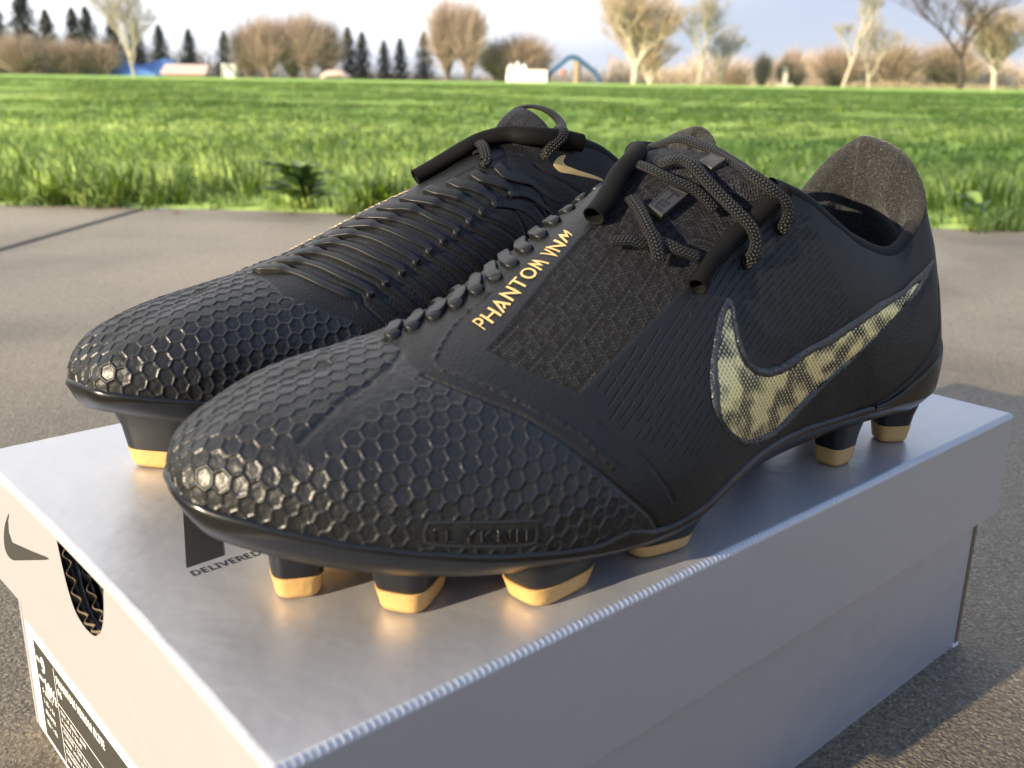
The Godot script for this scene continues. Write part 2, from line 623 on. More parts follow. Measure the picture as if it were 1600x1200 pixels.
func camo_images() -> Array:
	# a slanted halftone mesh whose bars swell and thin in camouflage patches; the picture covers 0.15 by 0.09 m
	var w := 1024
	var h := 614
	var albedo := Image.create(w, h, false, Image.FORMAT_RGB8)
	var metal := Image.create(w, h, false, Image.FORMAT_R8)
	var a := FastNoiseLite.new()
	a.seed = 12
	a.noise_type = FastNoiseLite.TYPE_SIMPLEX
	a.frequency = 0.0105
	a.fractal_octaves = 2
	var pitch := 9.6
	var turn := Transform2D(deg_to_rad(38.0), Vector2.ZERO)
	var dark := lin(0.010, 0.010, 0.012)
	for y in h:
		for x in w:
			var p := turn * Vector2(x, y) / pitch
			var f := Vector2(p.x - floorf(p.x) - 0.5, p.y - floorf(p.y) - 0.5)
			var cell := turn.affine_inverse() * (Vector2(floorf(p.x), floorf(p.y)) * pitch)
			var n := a.get_noise_2d(cell.x * 0.8 + cell.y * 0.5, cell.y * 1.3 - cell.x * 0.4) * 1.8
			var size := 0.5 if n > 0.36 else (0.46 if n > -0.12 else (0.41 if n > -0.5 else 0.30))
			var q := pow(pow(absf(f.x), 4.0) + pow(absf(f.y), 4.0), 0.25)
			var gold := 1.0 - smoothstep(size - 0.06, size + 0.05, q)
			var v := 1.12 if n > 0.42 else (0.98 if n > 0.0 else 0.8)
			albedo.set_pixel(x, y, dark.lerp(lin(0.84 * v, 0.70 * v, 0.34 * v), gold))
			metal.set_pixel(x, y, Color(gold * 0.5, 0, 0))
	return [ImageTexture.create_from_image(albedo), ImageTexture.create_from_image(metal)]


# ---------------------------------------------------------------- the boots' shape

func section(u: float) -> PackedFloat32Array:
	var count := BOOT.size() - 1
	u = fposmod(u, count)
	var k := mini(int(u), count - 1)
	var f := u - k
	var a: Array = BOOT[(k - 1 + count) % count]
	var b: Array = BOOT[k]
	var c: Array = BOOT[k + 1]
	var d: Array = BOOT[k + 2 - count if k + 2 > count else k + 2]
	var out := PackedFloat32Array()
	out.resize(12)
	var f2 := f * f
	var f3 := f2 * f
	for q in 12:
		var p0: float = a[q]
		var p1: float = b[q]
		var p2: float = c[q]
		var p3: float = d[q]
		out[q] = 0.5 * (2.0 * p1 + (p2 - p0) * f + (2.0 * p0 - 5.0 * p1 + 4.0 * p2 - p3) * f2 + (3.0 * p1 - p0 - 3.0 * p2 + p3) * f3)
	return out


# [lower edge, its handle, the top edge's handle, top edge, outward at the lower edge, outward at the top edge, the section's numbers]
func profile(u: float) -> Array:
	var q := section(u)
	var a := section(u + 0.02)
	var b := section(u - 0.02)
	var d := Vector2(a[0] - b[0], a[2] - b[2]).normalized()
	var n := Vector3(d.y, 0.0, -d.x)
	var low := Vector3(q[0], q[1], q[2])
	var top := Vector3(q[3], q[4], q[5])
	var h := Vector3(low.x - top.x, 0.0, low.z - top.z)
	var w := clampf((h.length() - 0.006) / 0.01, 0.0, 1.0)
	var hn := (n * (1.0 - w) + h.normalized() * w).normalized()
	return [low, low + n * q[6] + Vector3.UP * q[7], top + hn * q[8] + Vector3.UP * q[9], top, n, hn, q]


func along_profile(c: Array, t: float) -> Vector3:
	var p0: Vector3 = c[0]
	return p0.bezier_interpolate(c[1], c[2], c[3], t)


func on_boot(u: float, t: float) -> Vector3:
	return along_profile(profile(u), t)


func normal_at(u: float, t: float) -> Vector3:
	t = clampf(t, 0.01, 0.985)
	var up := on_boot(u, t + 0.006) - on_boot(u, t - 0.006)
	var on := on_boot(u + 0.03, t) - on_boot(u - 0.03, t)
	return up.cross(on).normalized()


func raised(u: float, t: float, lift: float) -> Vector3:
	return on_boot(u, t) + normal_at(u, t) * lift


func points2(a: Array) -> PackedVector2Array:
	var out := PackedVector2Array()
	for p in a:
		out.append(Vector2(p[0], p[1]))
	return out


const ON_SKIN := Vector2(27.0, 78.0)   # millimetres per unit of u and t, roughly
const HEX_ZONE := [[8.62, -0.05], [8.84, 0.058], [9.18, 0.146], [9.48, 0.24], [9.74, 0.334], [9.96, 0.409], [10.2, 0.491], [10.54, 0.585], [10.92, 0.716], [11.0, 0.8], [10.98, 0.904], [10.98, 1.05], [17.02, 1.05], [17.02, 0.935], [17.3, 0.641], [17.7, 0.497], [18.16, 0.378], [18.22, 0.25], [18.35, -0.05]]
const KNIT_ZONE := [[10.12, 0.722], [9.96, 0.635], [9.72, 0.547], [9.44, 0.466], [9.0, 0.497], [8.44, 0.522], [7.8, 0.534], [7.36, 0.522], [6.62, 0.603], [6.06, 0.804], [5.6, 0.93], [5.6, 1.05], [7.0, 1.05], [7.4, 0.93], [7.72, 0.898], [8.08, 0.885], [8.42, 0.885], [8.9, 0.848], [9.36, 0.81], [9.8, 0.76]]
const SMOOTH_BAND := [[11.02, 0.82], [11.02, 0.772], [11.4, 0.697], [11.84, 0.566], [12.12, 0.428], [12.32, 0.34]]
const EMBLEM_INNER := [[6.86, 0.422], [7.04, 0.397], [7.24, 0.359], [7.42, 0.321], [7.48, 0.271], [7.52, 0.221], [7.4, 0.177], [7.18, 0.134], [6.84, 0.096], [6.3, 0.071], [5.76, 0.071], [5.18, 0.134], [4.68, 0.215], [4.2, 0.34], [3.86, 0.434], [3.36, 0.585], [2.9, 0.685], [2.62, 0.722], [2.88, 0.729], [3.36, 0.672], [3.76, 0.591], [4.26, 0.472], [4.62, 0.384], [5.14, 0.315], [5.54, 0.271], [6.0, 0.253], [6.36, 0.253], [6.64, 0.265], [6.82, 0.29], [6.9, 0.328], [6.9, 0.359], [6.88, 0.397]]
const EMBLEM_OUTER := [[6.8, 0.453], [6.92, 0.44], [7.1, 0.415], [7.36, 0.372], [7.54, 0.334], [7.64, 0.29], [7.64, 0.234], [7.48, 0.177], [7.2, 0.121], [6.74, 0.071], [6.12, 0.046], [5.58, 0.05], [5.14, 0.1], [4.66, 0.196], [4.2, 0.32], [3.72, 0.47], [3.16, 0.625], [2.62, 0.69], [2.24, 0.729], [2.08, 0.75], [2.5, 0.766], [2.86, 0.762], [3.56, 0.685], [4.12, 0.553], [4.78, 0.397], [5.56, 0.309], [6.0, 0.284], [6.34, 0.278], [6.66, 0.29], [6.78, 0.328], [6.8, 0.378], [6.76, 0.434]]
const SMALL_EMBLEM := [[22.34, 0.91], [22.24, 0.898], [22.14, 0.873], [22.08, 0.848], [22.1, 0.829], [22.2, 0.816], [22.38, 0.814], [22.62, 0.810], [22.98, 0.814], [23.0, 0.826], [22.86, 0.829], [22.62, 0.835], [22.42, 0.848], [22.32, 0.86], [22.3, 0.879], [22.36, 0.904]]
const QUARTER_ZONE := [[9.4, 0.45], [9.3, 0.36], [8.98, 0.26], [8.56, 0.18], [8.2, 0.12], [7.7, 0.06], [7.1, 0.06], [6.0, 0.03], [5.2, 0.1], [4.4, 0.25], [3.2, 0.58], [2.3, 0.72], [2.3, 0.86], [2.6, 0.95], [3.4, 0.96], [5.3, 0.96], [5.75, 0.88], [6.1, 0.77], [6.7, 0.59], [7.36, 0.505], [7.8, 0.515], [8.44, 0.505], [9.0, 0.48]]
const FINS := [[[17.1, 0.965], [17.46, 0.86], [17.82, 0.653], [18.14, 0.503], [18.16, 0.43]],
	[[17.4, 0.97], [17.76, 0.873], [18.12, 0.647], [18.36, 0.522], [18.38, 0.478], [18.64, 0.365]],
	[[17.72, 0.97], [18.02, 0.898], [18.34, 0.672], [18.58, 0.541], [18.62, 0.497], [18.9, 0.372]],
	[[18.04, 0.97], [18.3, 0.898], [18.6, 0.672], [18.84, 0.553], [18.86, 0.51], [19.18, 0.384]],
	[[18.34, 0.967], [18.58, 0.866], [18.86, 0.672], [19.06, 0.566], [19.1, 0.53], [19.44, 0.397]],
	[[18.62, 0.945], [18.82, 0.848], [19.08, 0.679], [19.28, 0.591], [19.32, 0.547], [19.74, 0.403]],
	[[18.88, 0.925], [19.06, 0.829], [19.3, 0.697], [19.5, 0.597], [19.54, 0.567], [19.98, 0.415]],
	[[19.16, 0.90], [19.36, 0.816], [19.52, 0.704], [19.72, 0.616], [19.77, 0.574], [20.26, 0.428]],
	[[19.46, 0.875], [19.6, 0.804], [19.78, 0.716], [19.96, 0.635], [20.0, 0.591], [20.56, 0.428]],
	[[19.76, 0.845], [19.92, 0.772], [20.04, 0.71], [20.2, 0.635], [20.24, 0.603], [20.9, 0.44]],
	[[20.08, 0.815], [20.24, 0.747], [20.44, 0.641], [20.52, 0.603], [21.32, 0.497]],
	[[20.4, 0.765], [20.52, 0.722], [20.78, 0.641], [20.88, 0.612], [21.8, 0.585]],
	[[20.78, 0.716], [21.0, 0.679], [21.42, 0.672], [22.14, 0.666]]]
const TEXT_BASE := [[10.0, 0.804], [9.72, 0.823], [9.44, 0.854], [9.16, 0.875], [8.9, 0.885], [8.7, 0.897], [8.44, 0.923]]
const TEXT_CAP := [[10.04, 0.873], [9.76, 0.892], [9.48, 0.923], [9.2, 0.944], [8.96, 0.955], [8.74, 0.967], [8.4, 0.985]]

const ROWS := 200
var us := PackedFloat32Array()
var skin_parts := {}


func boot_columns() -> void:
	var u := 0.0
	while u < 27.999:
		us.append(u)
		u += 0.0145 if u > 8.4 and u < 18.6 else 0.03
	us.append(28.0)


# signed distance in millimetres (inside positive) from a zone drawn on the skin, for every grid point
func zone_distance(zone: Array) -> PackedFloat32Array:
	var ring := PackedVector2Array()
	var lo := 99.0
	var hi := -99.0
	for p in zone:
		ring.append(Vector2(p[0], p[1]) * ON_SKIN)
		lo = minf(lo, p[0])
		hi = maxf(hi, p[0])
	var count := us.size()
	var out := filled(count * ROWS, -50.0)
	var step := 4
	var edges := ring.size()
	var first := 0
	while first < count - 1 and us[first + 1] < lo - 0.3:
		first += 1
	var last := count - 1
	while last > 1 and us[last - 1] > hi + 0.3:
		last -= 1
	var marks := PackedInt32Array()
	var i := first
	while i < last:
		marks.append(i)
		i += step
	marks.append(last)
	var across := PackedInt32Array()
	for j in range(0, ROWS - 1, step):
		across.append(j)
	across.append(ROWS - 1)
	for a in marks:
		for j in across:
			var p := Vector2(us[a], j / float(ROWS - 1)) * ON_SKIN
			var best := 1e9
			for k in edges:
				var q := Geometry2D.get_closest_point_to_segment(p, ring[k], ring[(k + 1) % edges])
				best = minf(best, p.distance_squared_to(q))
			best = sqrt(best)
			out[a * ROWS + j] = best if Geometry2D.is_point_in_polygon(p, ring) else -best
	for k in marks.size() - 1:
		for m in across.size() - 1:
			var a := marks[k]
			var b := marks[k + 1]
			var c := across[m]
			var d := across[m + 1]
			var v00 := out[a * ROWS + c]
			var v01 := out[a * ROWS + d]
			var v10 := out[b * ROWS + c]
			var v11 := out[b * ROWS + d]
			for x in range(a, b + 1):
				var fx := float(x - a) / (b - a)
				for y in range(c, d + 1):
					var fy := float(y - c) / (d - c)
					if (x == a or x == b) and (y == c or y == d):
						continue
					out[x * ROWS + y] = lerpf(lerpf(v00, v01, fy), lerpf(v10, v11, fy), fx)
	return out


func index_of(u: float) -> int:
	return clampi(us.bsearch(u), 0, us.size() - 1)


# a groove (negative) or welt (positive) along a line drawn on the skin
func crease(line: Array, depth: float, width: float, base: PackedVector3Array, push: PackedFloat32Array, noise: FastNoiseLite = null) -> void:
	var path := PackedVector3Array()
	var flat := PackedVector2Array()
	for k in line.size() - 1:
		var a := Vector2(line[k][0], line[k][1])
		var b := Vector2(line[k + 1][0], line[k + 1][1])
		var before := Vector2(line[maxi(k - 1, 0)][0], line[maxi(k - 1, 0)][1])
		var after := Vector2(line[mini(k + 2, line.size() - 1)][0], line[mini(k + 2, line.size() - 1)][1])
		for q in 5:
			flat.append(a.cubic_interpolate(b, before, after, q / 5.0))
	flat.append(Vector2(line[line.size() - 1][0], line[line.size() - 1][1]))
	for p in flat:
		path.append(on_boot(p.x, p.y))
	var reach := width * 2.4
	for k in path.size() - 1:
		var a := path[k]
		var b := path[k + 1]
		var i0 := index_of(minf(flat[k].x, flat[k + 1].x) - reach / 0.02)
		var i1 := index_of(maxf(flat[k].x, flat[k + 1].x) + reach / 0.02)
		var j0 := clampi(int((minf(flat[k].y, flat[k + 1].y) - reach / 0.05) * ROWS), 0, ROWS - 1)
		var j1 := clampi(int((maxf(flat[k].y, flat[k + 1].y) + reach / 0.05) * ROWS) + 1, 0, ROWS - 1)
		for i in range(i0, i1 + 1):
			for j in range(j0, j1 + 1):
				var p := base[i * ROWS + j]
				var s := Geometry3D.get_closest_point_to_segment(p, a, b).distance_to(p) / width
				if s < 2.4:
					var v := depth * exp(-s * s)
					if noise:
						v *= clampf(0.75 + noise.get_noise_3dv(p * 400.0) * 1.2, 0.1, 1.5)
					if absf(v) > absf(push[i * ROWS + j]):
						push[i * ROWS + j] = v


func boot_skin() -> void:
	boot_columns()
	var count := us.size()
	var base := PackedVector3Array()
	base.resize(count * ROWS)
	var flat := PackedVector2Array()
	flat.resize(count * ROWS)
	for i in count:
		var c := profile(us[i])
		var p0: Vector3 = c[0]
		var top: Vector3 = c[3]
		var hn: Vector3 = c[5]
		var arc := 0.0
		var before := top
		for j in range(ROWS - 1, -1, -1):
			var p := p0.bezier_interpolate(c[1], c[2], top, j / float(ROWS - 1))
			arc += p.distance_to(before)
			before = p
			base[i * ROWS + j] = p
			flat[i * ROWS + j] = Vector2(top.x * 1.06 + hn.x * arc, hn.z * arc)
	var normals := grid_normals(base, count)
	var hex := zone_distance(HEX_ZONE)
	var knit := zone_distance(KNIT_ZONE)
	var quarter := zone_distance(QUARTER_ZONE)
	var push := filled(count * ROWS, 0.0)
	var lines := filled(count * ROWS, 0.0)
	var rough := FastNoiseLite.new()
	rough.seed = 4
	rough.frequency = 1.0
	rough.fractal_octaves = 2
	# moulded lines
	crease([[17.5, 0.81], [17.2, 0.954], [16.9, 1.0]], -0.0005, 0.0008, base, lines)
	crease([[10.98, 0.96], [10.98, 0.904], [11.1, 0.854], [11.46, 0.766], [11.84, 0.672], [12.06, 0.566], [12.24, 0.428]], -0.0006, 0.0009, base, lines)
	crease([[10.92, 0.716], [10.54, 0.585], [10.2, 0.491], [9.96, 0.409], [9.74, 0.334], [9.48, 0.24], [9.18, 0.146], [8.84, 0.058], [8.7, 0.01]], -0.00055, 0.0007, base, lines)
	crease([[9.62, 0.96], [9.9, 0.945], [10.1, 0.925], [10.36, 0.879], [10.62, 0.804], [10.7, 0.766], [10.68, 0.71], [10.38, 0.61], [9.98, 0.478], [9.82, 0.428], [9.58, 0.353], [9.5, 0.309], [9.32, 0.24]], 0.00045, 0.0006, base, lines, rough)
	crease([[9.32, 0.36], [8.98, 0.26], [8.7, 0.16], [8.5, 0.08]], -0.0003, 0.0006, base, lines)
	crease([[2.0, 0.6], [2.04, 0.534], [2.12, 0.434], [2.34, 0.328], [2.82, 0.177], [3.46, 0.04], [3.9, 0.01]], -0.0005, 0.0007, base, lines)
	crease([[26.0, 0.6], [25.9, 0.434], [25.66, 0.328], [25.2, 0.177], [24.6, 0.04]], -0.0005, 0.0007, base, lines)
	for k in FINS.size() - 1:
		var mid := []
		var fewer := mini(FINS[k].size(), FINS[k + 1].size())
		for q in range(1, fewer):
			mid.append([(FINS[k][q][0] + FINS[k + 1][q][0]) / 2.0, (FINS[k][q][1] + FINS[k + 1][q][1]) / 2.0])
		mid.append([mid[mid.size() - 1][0] + 0.2, mid[mid.size() - 1][1] - 0.12])
		crease(mid, -0.0004, 0.0006, base, lines)
	crease([[20.02, 0.904], [20.22, 0.885], [20.44, 0.86]], -0.0004, 0.0006, base, lines)
	crease([[20.52, 0.841], [20.84, 0.816], [21.34, 0.835]], -0.0004, 0.0006, base, lines)
	crease([[21.62, 0.804], [21.96, 0.785], [22.28, 0.76], [22.6, 0.716]], -0.0004, 0.0006, base, lines)
	# honeycomb, knit recess and the slack of a worn shape
	var band := PackedVector2Array()
	for p in SMOOTH_BAND:
		band.append(Vector2(p[0], p[1]) * ON_SKIN)
	var s := 0.0049
	var sb := s * sqrt(3.0)
	var soft := FastNoiseLite.new()
	soft.seed = 8
	soft.frequency = 34.0
	soft.fractal_octaves = 3
	for i in count:
		for j in ROWS:
			var at := i * ROWS + j
			var v := lines[at]
			var d := hex[at]
			if d > -0.5:
				var fade := smoothstep(-0.5, 2.2, d)
				var p2 := Vector2(us[i], j / float(ROWS - 1)) * ON_SKIN
				if us[i] > 10.7 and us[i] < 12.6:
					var near := 1e9
					for k in band.size() - 1:
						near = minf(near, p2.distance_to(Geometry2D.get_closest_point_to_segment(p2, band[k], band[k + 1])))
					fade *= smoothstep(2.0, 6.5, near)
				if us[i] > 10.1 and us[i] < 11.36 and j < 30:
					fade *= 1.0 - smoothstep(0.0, 2.0, minf(minf((us[i] - 10.1) * 27.0, (11.36 - us[i]) * 27.0), minf((0.148 - p2.y / 78.0) * 78.0, (p2.y / 78.0 - 0.03) * 78.0)))
				if fade > 0.0:
					var f := flat[at]
					var c1 := Vector2(roundf(f.x / s) * s, roundf(f.y / sb) * sb)
					var c2 := Vector2((roundf(f.x / s - 0.5) + 0.5) * s, (roundf(f.y / sb - 0.5) + 0.5) * sb)
					var r := f - c1
					var cell := c1
					if f.distance_squared_to(c2) < r.length_squared():
						r = f - c2
						cell = c2
					var edge := s / 2.0 - maxf(absf(r.x), maxf(absf(r.x * 0.5 + r.y * 0.866), absf(r.x * 0.5 - r.y * 0.866)))
					var h := sin(cell.x * 91734.1 + cell.y * 47853.7) * 43758.5
					var h2 := sin(cell.x * 31734.1 - cell.y * 77853.7) * 23758.5
					h -= floorf(h)
					h2 -= floorf(h2)
					var w := edge / 0.00038
					v += fade * (0.00038 * exp(-w * w) + (r.x * (h - 0.5) + r.y * (h2 - 0.5)) * 0.09)
			if knit[at] > -1.0:
				v -= 0.0005 * smoothstep(-0.8, 0.8, knit[at])
			v += 0.00035 * soft.get_noise_3dv(base[at])
			push[at] = v
	for at in base.size():
		base[at] += normals[at] * push[at]
	normals = grid_normals(base, count)
	# planar coordinates for the slits of the outer quarter
	var lean := on_boot(5.62, 0.923) - on_boot(7.34, 0.516)
	var ey := Vector2(lean.x, lean.y).normalized()
	var ex := Vector2(ey.y, -ey.x)
	var corner := ex * -0.02 + ey * 0.06
	M.quarter = quarter_material(ex, ey, corner)
	var kinds := {"toe_cap": Build.new(), "knit_panel": Build.new(), "quarter_panel": Build.new(), "upper": Build.new()}
	var places := {}
	for kind in kinds:
		var empty := PackedInt32Array()
		empty.resize(count * ROWS)
		empty.fill(-1)
		places[kind] = empty
	for i in count - 1:
		for j in ROWS - 1:
			var a := i * ROWS + j
			var b := a + ROWS
			var kind := "upper"
			if hex[a] + hex[b + 1] > 0.0:
				kind = "toe_cap"
			elif knit[a] + knit[b + 1] > 0.0:
				kind = "knit_panel"
			elif quarter[a] + quarter[b + 1] > 0.0:
				kind = "quarter_panel"
			var s2: Build = kinds[kind]
			var place: PackedInt32Array = places[kind]
			var four := [a, a + 1, b, b + 1]
			for q in 4:
				var at: int = four[q]
				if place[at] < 0:
					place[at] = s2.v.size()
					s2.v.append(base[at])
					s2.n.append(normals[at])
					if kind == "quarter_panel":
						var xy := Vector2(base[at].x, base[at].y)
						s2.t.append(Vector2((xy - corner).dot(ex), (xy - corner).dot(ey)) / 0.15)
					else:
						s2.t.append(flat[at] * 10.0)
				four[q] = place[at]
			places[kind] = place
			s2.tri(four[0], four[1], four[2])
			s2.tri(four[2], four[1], four[3])
	skin_parts = kinds


func grid_normals(p: PackedVector3Array, count: int) -> PackedVector3Array:
	var out := PackedVector3Array()
	out.resize(p.size())
	for i in count:
		var a := (i - 1 if i > 0 else count - 2) * ROWS
		var b := (i + 1 if i < count - 1 else 1) * ROWS
		for j in ROWS:
			var up := p[i * ROWS + mini(j + 1, ROWS - 1)] - p[i * ROWS + maxi(j - 1, 0)]
			var q := up.cross(p[b + j] - p[a + j])
			out[i * ROWS + j] = q.normalized() if q.length_squared() > 1e-16 else out[i * ROWS + maxi(j - 2, 0)]
	return out


func quarter_material(ex: Vector2, ey: Vector2, corner: Vector2) -> StandardMaterial3D:
	var size := 1280
	var im := Image.create(size, size, false, Image.FORMAT_R8)
	im.fill(Color.WHITE)
	var zone := PackedVector2Array()
	for p in QUARTER_ZONE:
		var q := on_boot(p[0], p[1])
		zone.append(Vector2(q.x, q.y))
	var emblem := PackedVector2Array()
	for p in EMBLEM_OUTER:
		var q := on_boot(p[0], p[1])
		emblem.append(Vector2(q.x, q.y))
	var r := RandomNumberGenerator.new()
	r.seed = 19
	var x := 0.0
	var row := 0
	while x < 0.149:
		var far := clampf((x - 0.055) / 0.06, 0.0, 1.0)
		var y := r.randf_range(0.0, 0.004) + (0.0035 if row % 2 else 0.0)
		while y < 0.149:
			var length := lerpf(0.0065, 0.0026, far) * r.randf_range(0.7, 1.2)
			var inside := true
			for k in 3:
				var p := corner + ex * x + ey * (y + length * k / 2.0)
				if not Geometry2D.is_point_in_polygon(p, zone) or Geometry2D.is_point_in_polygon(p, emblem):
					inside = false
			if inside:
				im.fill_rect(Rect2i(int(x / 0.15 * size), int(y / 0.15 * size), 3, int(length / 0.15 * size)), Color(0, 0, 0))
				im.fill_rect(Rect2i(int(x / 0.15 * size) - 1, int(y / 0.15 * size) + 2, 1, int(length / 0.15 * size) - 4), Color(0.5, 0, 0))
			y += length + lerpf(0.0012, 0.0050, far) * r.randf_range(0.8, 1.2)
		x += lerpf(0.00205, 0.0023, far)
		row += 1
	var m: StandardMaterial3D = M.skin.duplicate()
	m.heightmap_texture = ImageTexture.create_from_image(im)
	m.heightmap_scale = 0.036
	m.uv1_scale = Vector3.ONE
	return m


# a sheet laid on the skin inside a ring (and outside a hole), lifted off it; its rim may sit lower
func patch(ring: PackedVector2Array, hole: PackedVector2Array, step: float, lift: float, rim_lift: float) -> Build:
	var s := Build.new()
	var outer := PackedVector2Array()
	var inner := PackedVector2Array()
	var all := PackedVector2Array()
	var lo := Vector2(1e9, 1e9)
	var hi := -lo
	for p in ring:
		outer.append(p * ON_SKIN)
		all.append(p * ON_SKIN)
		lo = lo.min(p * ON_SKIN)
		hi = hi.max(p * ON_SKIN)
	for p in hole:
		inner.append(p * ON_SKIN)
		all.append(p * ON_SKIN)
	var rim := all.size()
	var y := lo.y + step * 0.5
	var odd := false
	while y < hi.y:
		var x := lo.x + (step * 0.5 if odd else 0.0)
		while x < hi.x:
			var p := Vector2(x, y)
			if Geometry2D.is_point_in_polygon(p, outer) and not (inner.size() and Geometry2D.is_point_in_polygon(p, inner)):
				var clear := true
				for k in rim:
					if all[k].distance_to(p) < step * 0.45:
						clear = false
						break
				if clear:
					all.append(p)
			x += step
		y += step * 0.87
		odd = not odd
	var faces := Geometry2D.triangulate_delaunay(all)
	for k in all.size():
		var q := all[k] / ON_SKIN
		var p := raised(q.x, q.y, rim_lift if k < rim else lift)
		s.add(p, Vector2((p.x - 0.125) / 0.15, (0.115 - p.y) / 0.09))
	for k in range(0, faces.size(), 3):
		var middle := (all[faces[k]] + all[faces[k + 1]] + all[faces[k + 2]]) / 3.0
		if not Geometry2D.is_point_in_polygon(middle, outer) or (inner.size() and Geometry2D.is_point_in_polygon(middle, inner)):
			continue
		var a := s.v[faces[k]]
		var b := s.v[faces[k + 1]]
		var d := s.v[faces[k + 2]]
		var q := middle / ON_SKIN
		if (b - a).cross(d - a).dot(normal_at(q.x, q.y)) > 0.0:
			s.tri(faces[k], faces[k + 1], faces[k + 2])
		else:
			s.tri(faces[k], faces[k + 2], faces[k + 1])
	return s


# strokes of sans-serif capitals in a box one high; each letter: [width, [x, y, x, y ...], ...]
const LETTERS := {
	"P": [0.62, [0.06, 0.0, 0.06, 1.0], [0.06, 0.95, 0.42, 0.95, 0.56, 0.83, 0.56, 0.6, 0.42, 0.46, 0.06, 0.46]],
	"H": [0.74, [0.06, 0.0, 0.06, 1.0], [0.68, 0.0, 0.68, 1.0], [0.06, 0.5, 0.68, 0.5]],
	"A": [0.8, [0.04, 0.0, 0.36, 0.96, 0.72, 0.0], [0.3, 0.12, 0.52, 0.4]],
	"N": [0.76, [0.06, 0.0, 0.06, 0.98, 0.7, 0.02, 0.7, 1.0]],
	"T": [0.7, [0.0, 0.95, 0.7, 0.95], [0.35, 0.95, 0.35, 0.0]],
	"O": [0.86, [0.43, 0.95, 0.2, 0.87, 0.06, 0.66, 0.06, 0.36, 0.2, 0.13, 0.43, 0.05, 0.66, 0.13, 0.8, 0.36, 0.8, 0.66, 0.66, 0.87, 0.43, 0.95]],
	"M": [0.86, [0.04, 0.0, 0.2, 0.98, 0.43, 0.3, 0.64, 0.98, 0.82, 0.0]],
	"V": [0.66, [0.02, 1.0, 0.33, 0.03, 0.64, 1.0]],
	"F": [0.56, [0.06, 0.0, 0.06, 0.95, 0.56, 0.95], [0.06, 0.5, 0.48, 0.5]],
	"L": [0.54, [0.06, 1.0, 0.06, 0.05, 0.52, 0.05]],
	"Y": [0.68, [0.02, 1.0, 0.34, 0.48, 0.66, 1.0], [0.34, 0.48, 0.34, 0.0]],
	"K": [0.66, [0.06, 0.0, 0.06, 1.0], [0.62, 1.0, 0.08, 0.44], [0.24, 0.6, 0.64, 0.0]],
	"I": [0.14, [0.07, 0.0, 0.07, 1.0]],
	"E": [0.56, [0.54, 0.95, 0.06, 0.95, 0.06, 0.05, 0.54, 0.05], [0.06, 0.5, 0.46, 0.5]],
}


func line_at(line: Array, a: float) -> Vector2:
	var x := clampf(a, 0.0, 1.0) * (line.size() - 1)
	var k := mini(int(x), line.size() - 2)
	var p := [Vector2(line[maxi(k - 1, 0)][0], line[maxi(k - 1, 0)][1]), Vector2(line[k][0], line[k][1]), Vector2(line[k + 1][0], line[k + 1][1]), Vector2(line[mini(k + 2, line.size() - 1)][0], line[mini(k + 2, line.size() - 1)][1])]
	return p[1].cubic_interpolate(p[2], p[0], p[3], x - k)


# lettering on the skin between a base line and a cap line; ridge: strokes rise to their middle line
func lettering(words: String, base: Array, cap: Array, thick: float, lift: float, ridge: bool, gap := 0.16) -> Build:
	var s := Build.new()
	var total := -gap
	for ch in words:
		total += (0.4 if ch == " " else LETTERS[ch][0]) + gap
	var height := on_boot(line_at(base, 0.5).x, line_at(base, 0.5).y).distance_to(on_boot(line_at(cap, 0.5).x, line_at(cap, 0.5).y))
	var length := 0.0
	for k in 12:
		var a := line_at(base, k / 12.0)
		var b := line_at(base, (k + 1) / 12.0)
		length += on_boot(a.x, a.y).distance_to(on_boot(b.x, b.y))
	var squeeze := length / total / height   # millimetres along per unit against millimetres up per unit
	var pen := 0.0
	var layer := 0
	for ch in words:
		if ch == " ":
			pen += 0.4 + gap
			continue
		var letter: Array = LETTERS[ch]
		for k in range(1, letter.size()):
			var run: Array = letter[k]
			var pts := PackedVector2Array()
			for q in range(0, run.size(), 2):
				pts.append(Vector2((pen + run[q]) * squeeze, run[q + 1]))
			layer += 1
			stroke_on(s, pts, thick, func(p: Vector2, h: float) -> Vector3:
				var a := p.x / squeeze / total
				if mirror < 0.0:
					a = 1.0 - a
				var low := line_at(base, a)
				var high := line_at(cap, a)
				var q := low.lerp(high, p.y)
				return raised(q.x, q.y, h), lift + layer * 0.00001, ridge)
		pen += letter[0] + gap
	return s


func stroke_on(s: Build, pts: PackedVector2Array, thick: float, place: Callable, lift: float, ridge: bool) -> void:
	# mitred strip: left, middle, right
	var dense := PackedVector2Array()
	var corners := PackedByteArray()
	for k in pts.size() - 1:
		var parts := 4 if pts[k].distance_to(pts[k + 1]) > 0.3 else 1
		for q in parts:
			dense.append(pts[k].lerp(pts[k + 1], q / float(parts)))
	dense.append(pts[pts.size() - 1])
	var at := s.v.size()
	for k in dense.size():
		var d0 := (dense[k] - dense[maxi(k - 1, 0)]).normalized()
		var d1 := (dense[mini(k + 1, dense.size() - 1)] - dense[k]).normalized()
		if k == 0:
			d0 = d1
		if k == dense.size() - 1:
			d1 = d0
		var n := (d0.orthogonal() + d1.orthogonal()).normalized()
		var m := clampf(1.0 / maxf(n.dot(d0.orthogonal()), 0.3), 1.0, 2.2)
		for q in 3:
			var p := dense[k] + n * m * thick * (q - 1)
			s.add(place.call(p, lift if q == 1 or not ridge else 0.00005), p)
	var a := s.v[at]
	for k in dense.size() - 1:
		for q in 2:
			var b := at + k * 3 + q
			s.quad(b, b + 1, b + 4, b + 3)


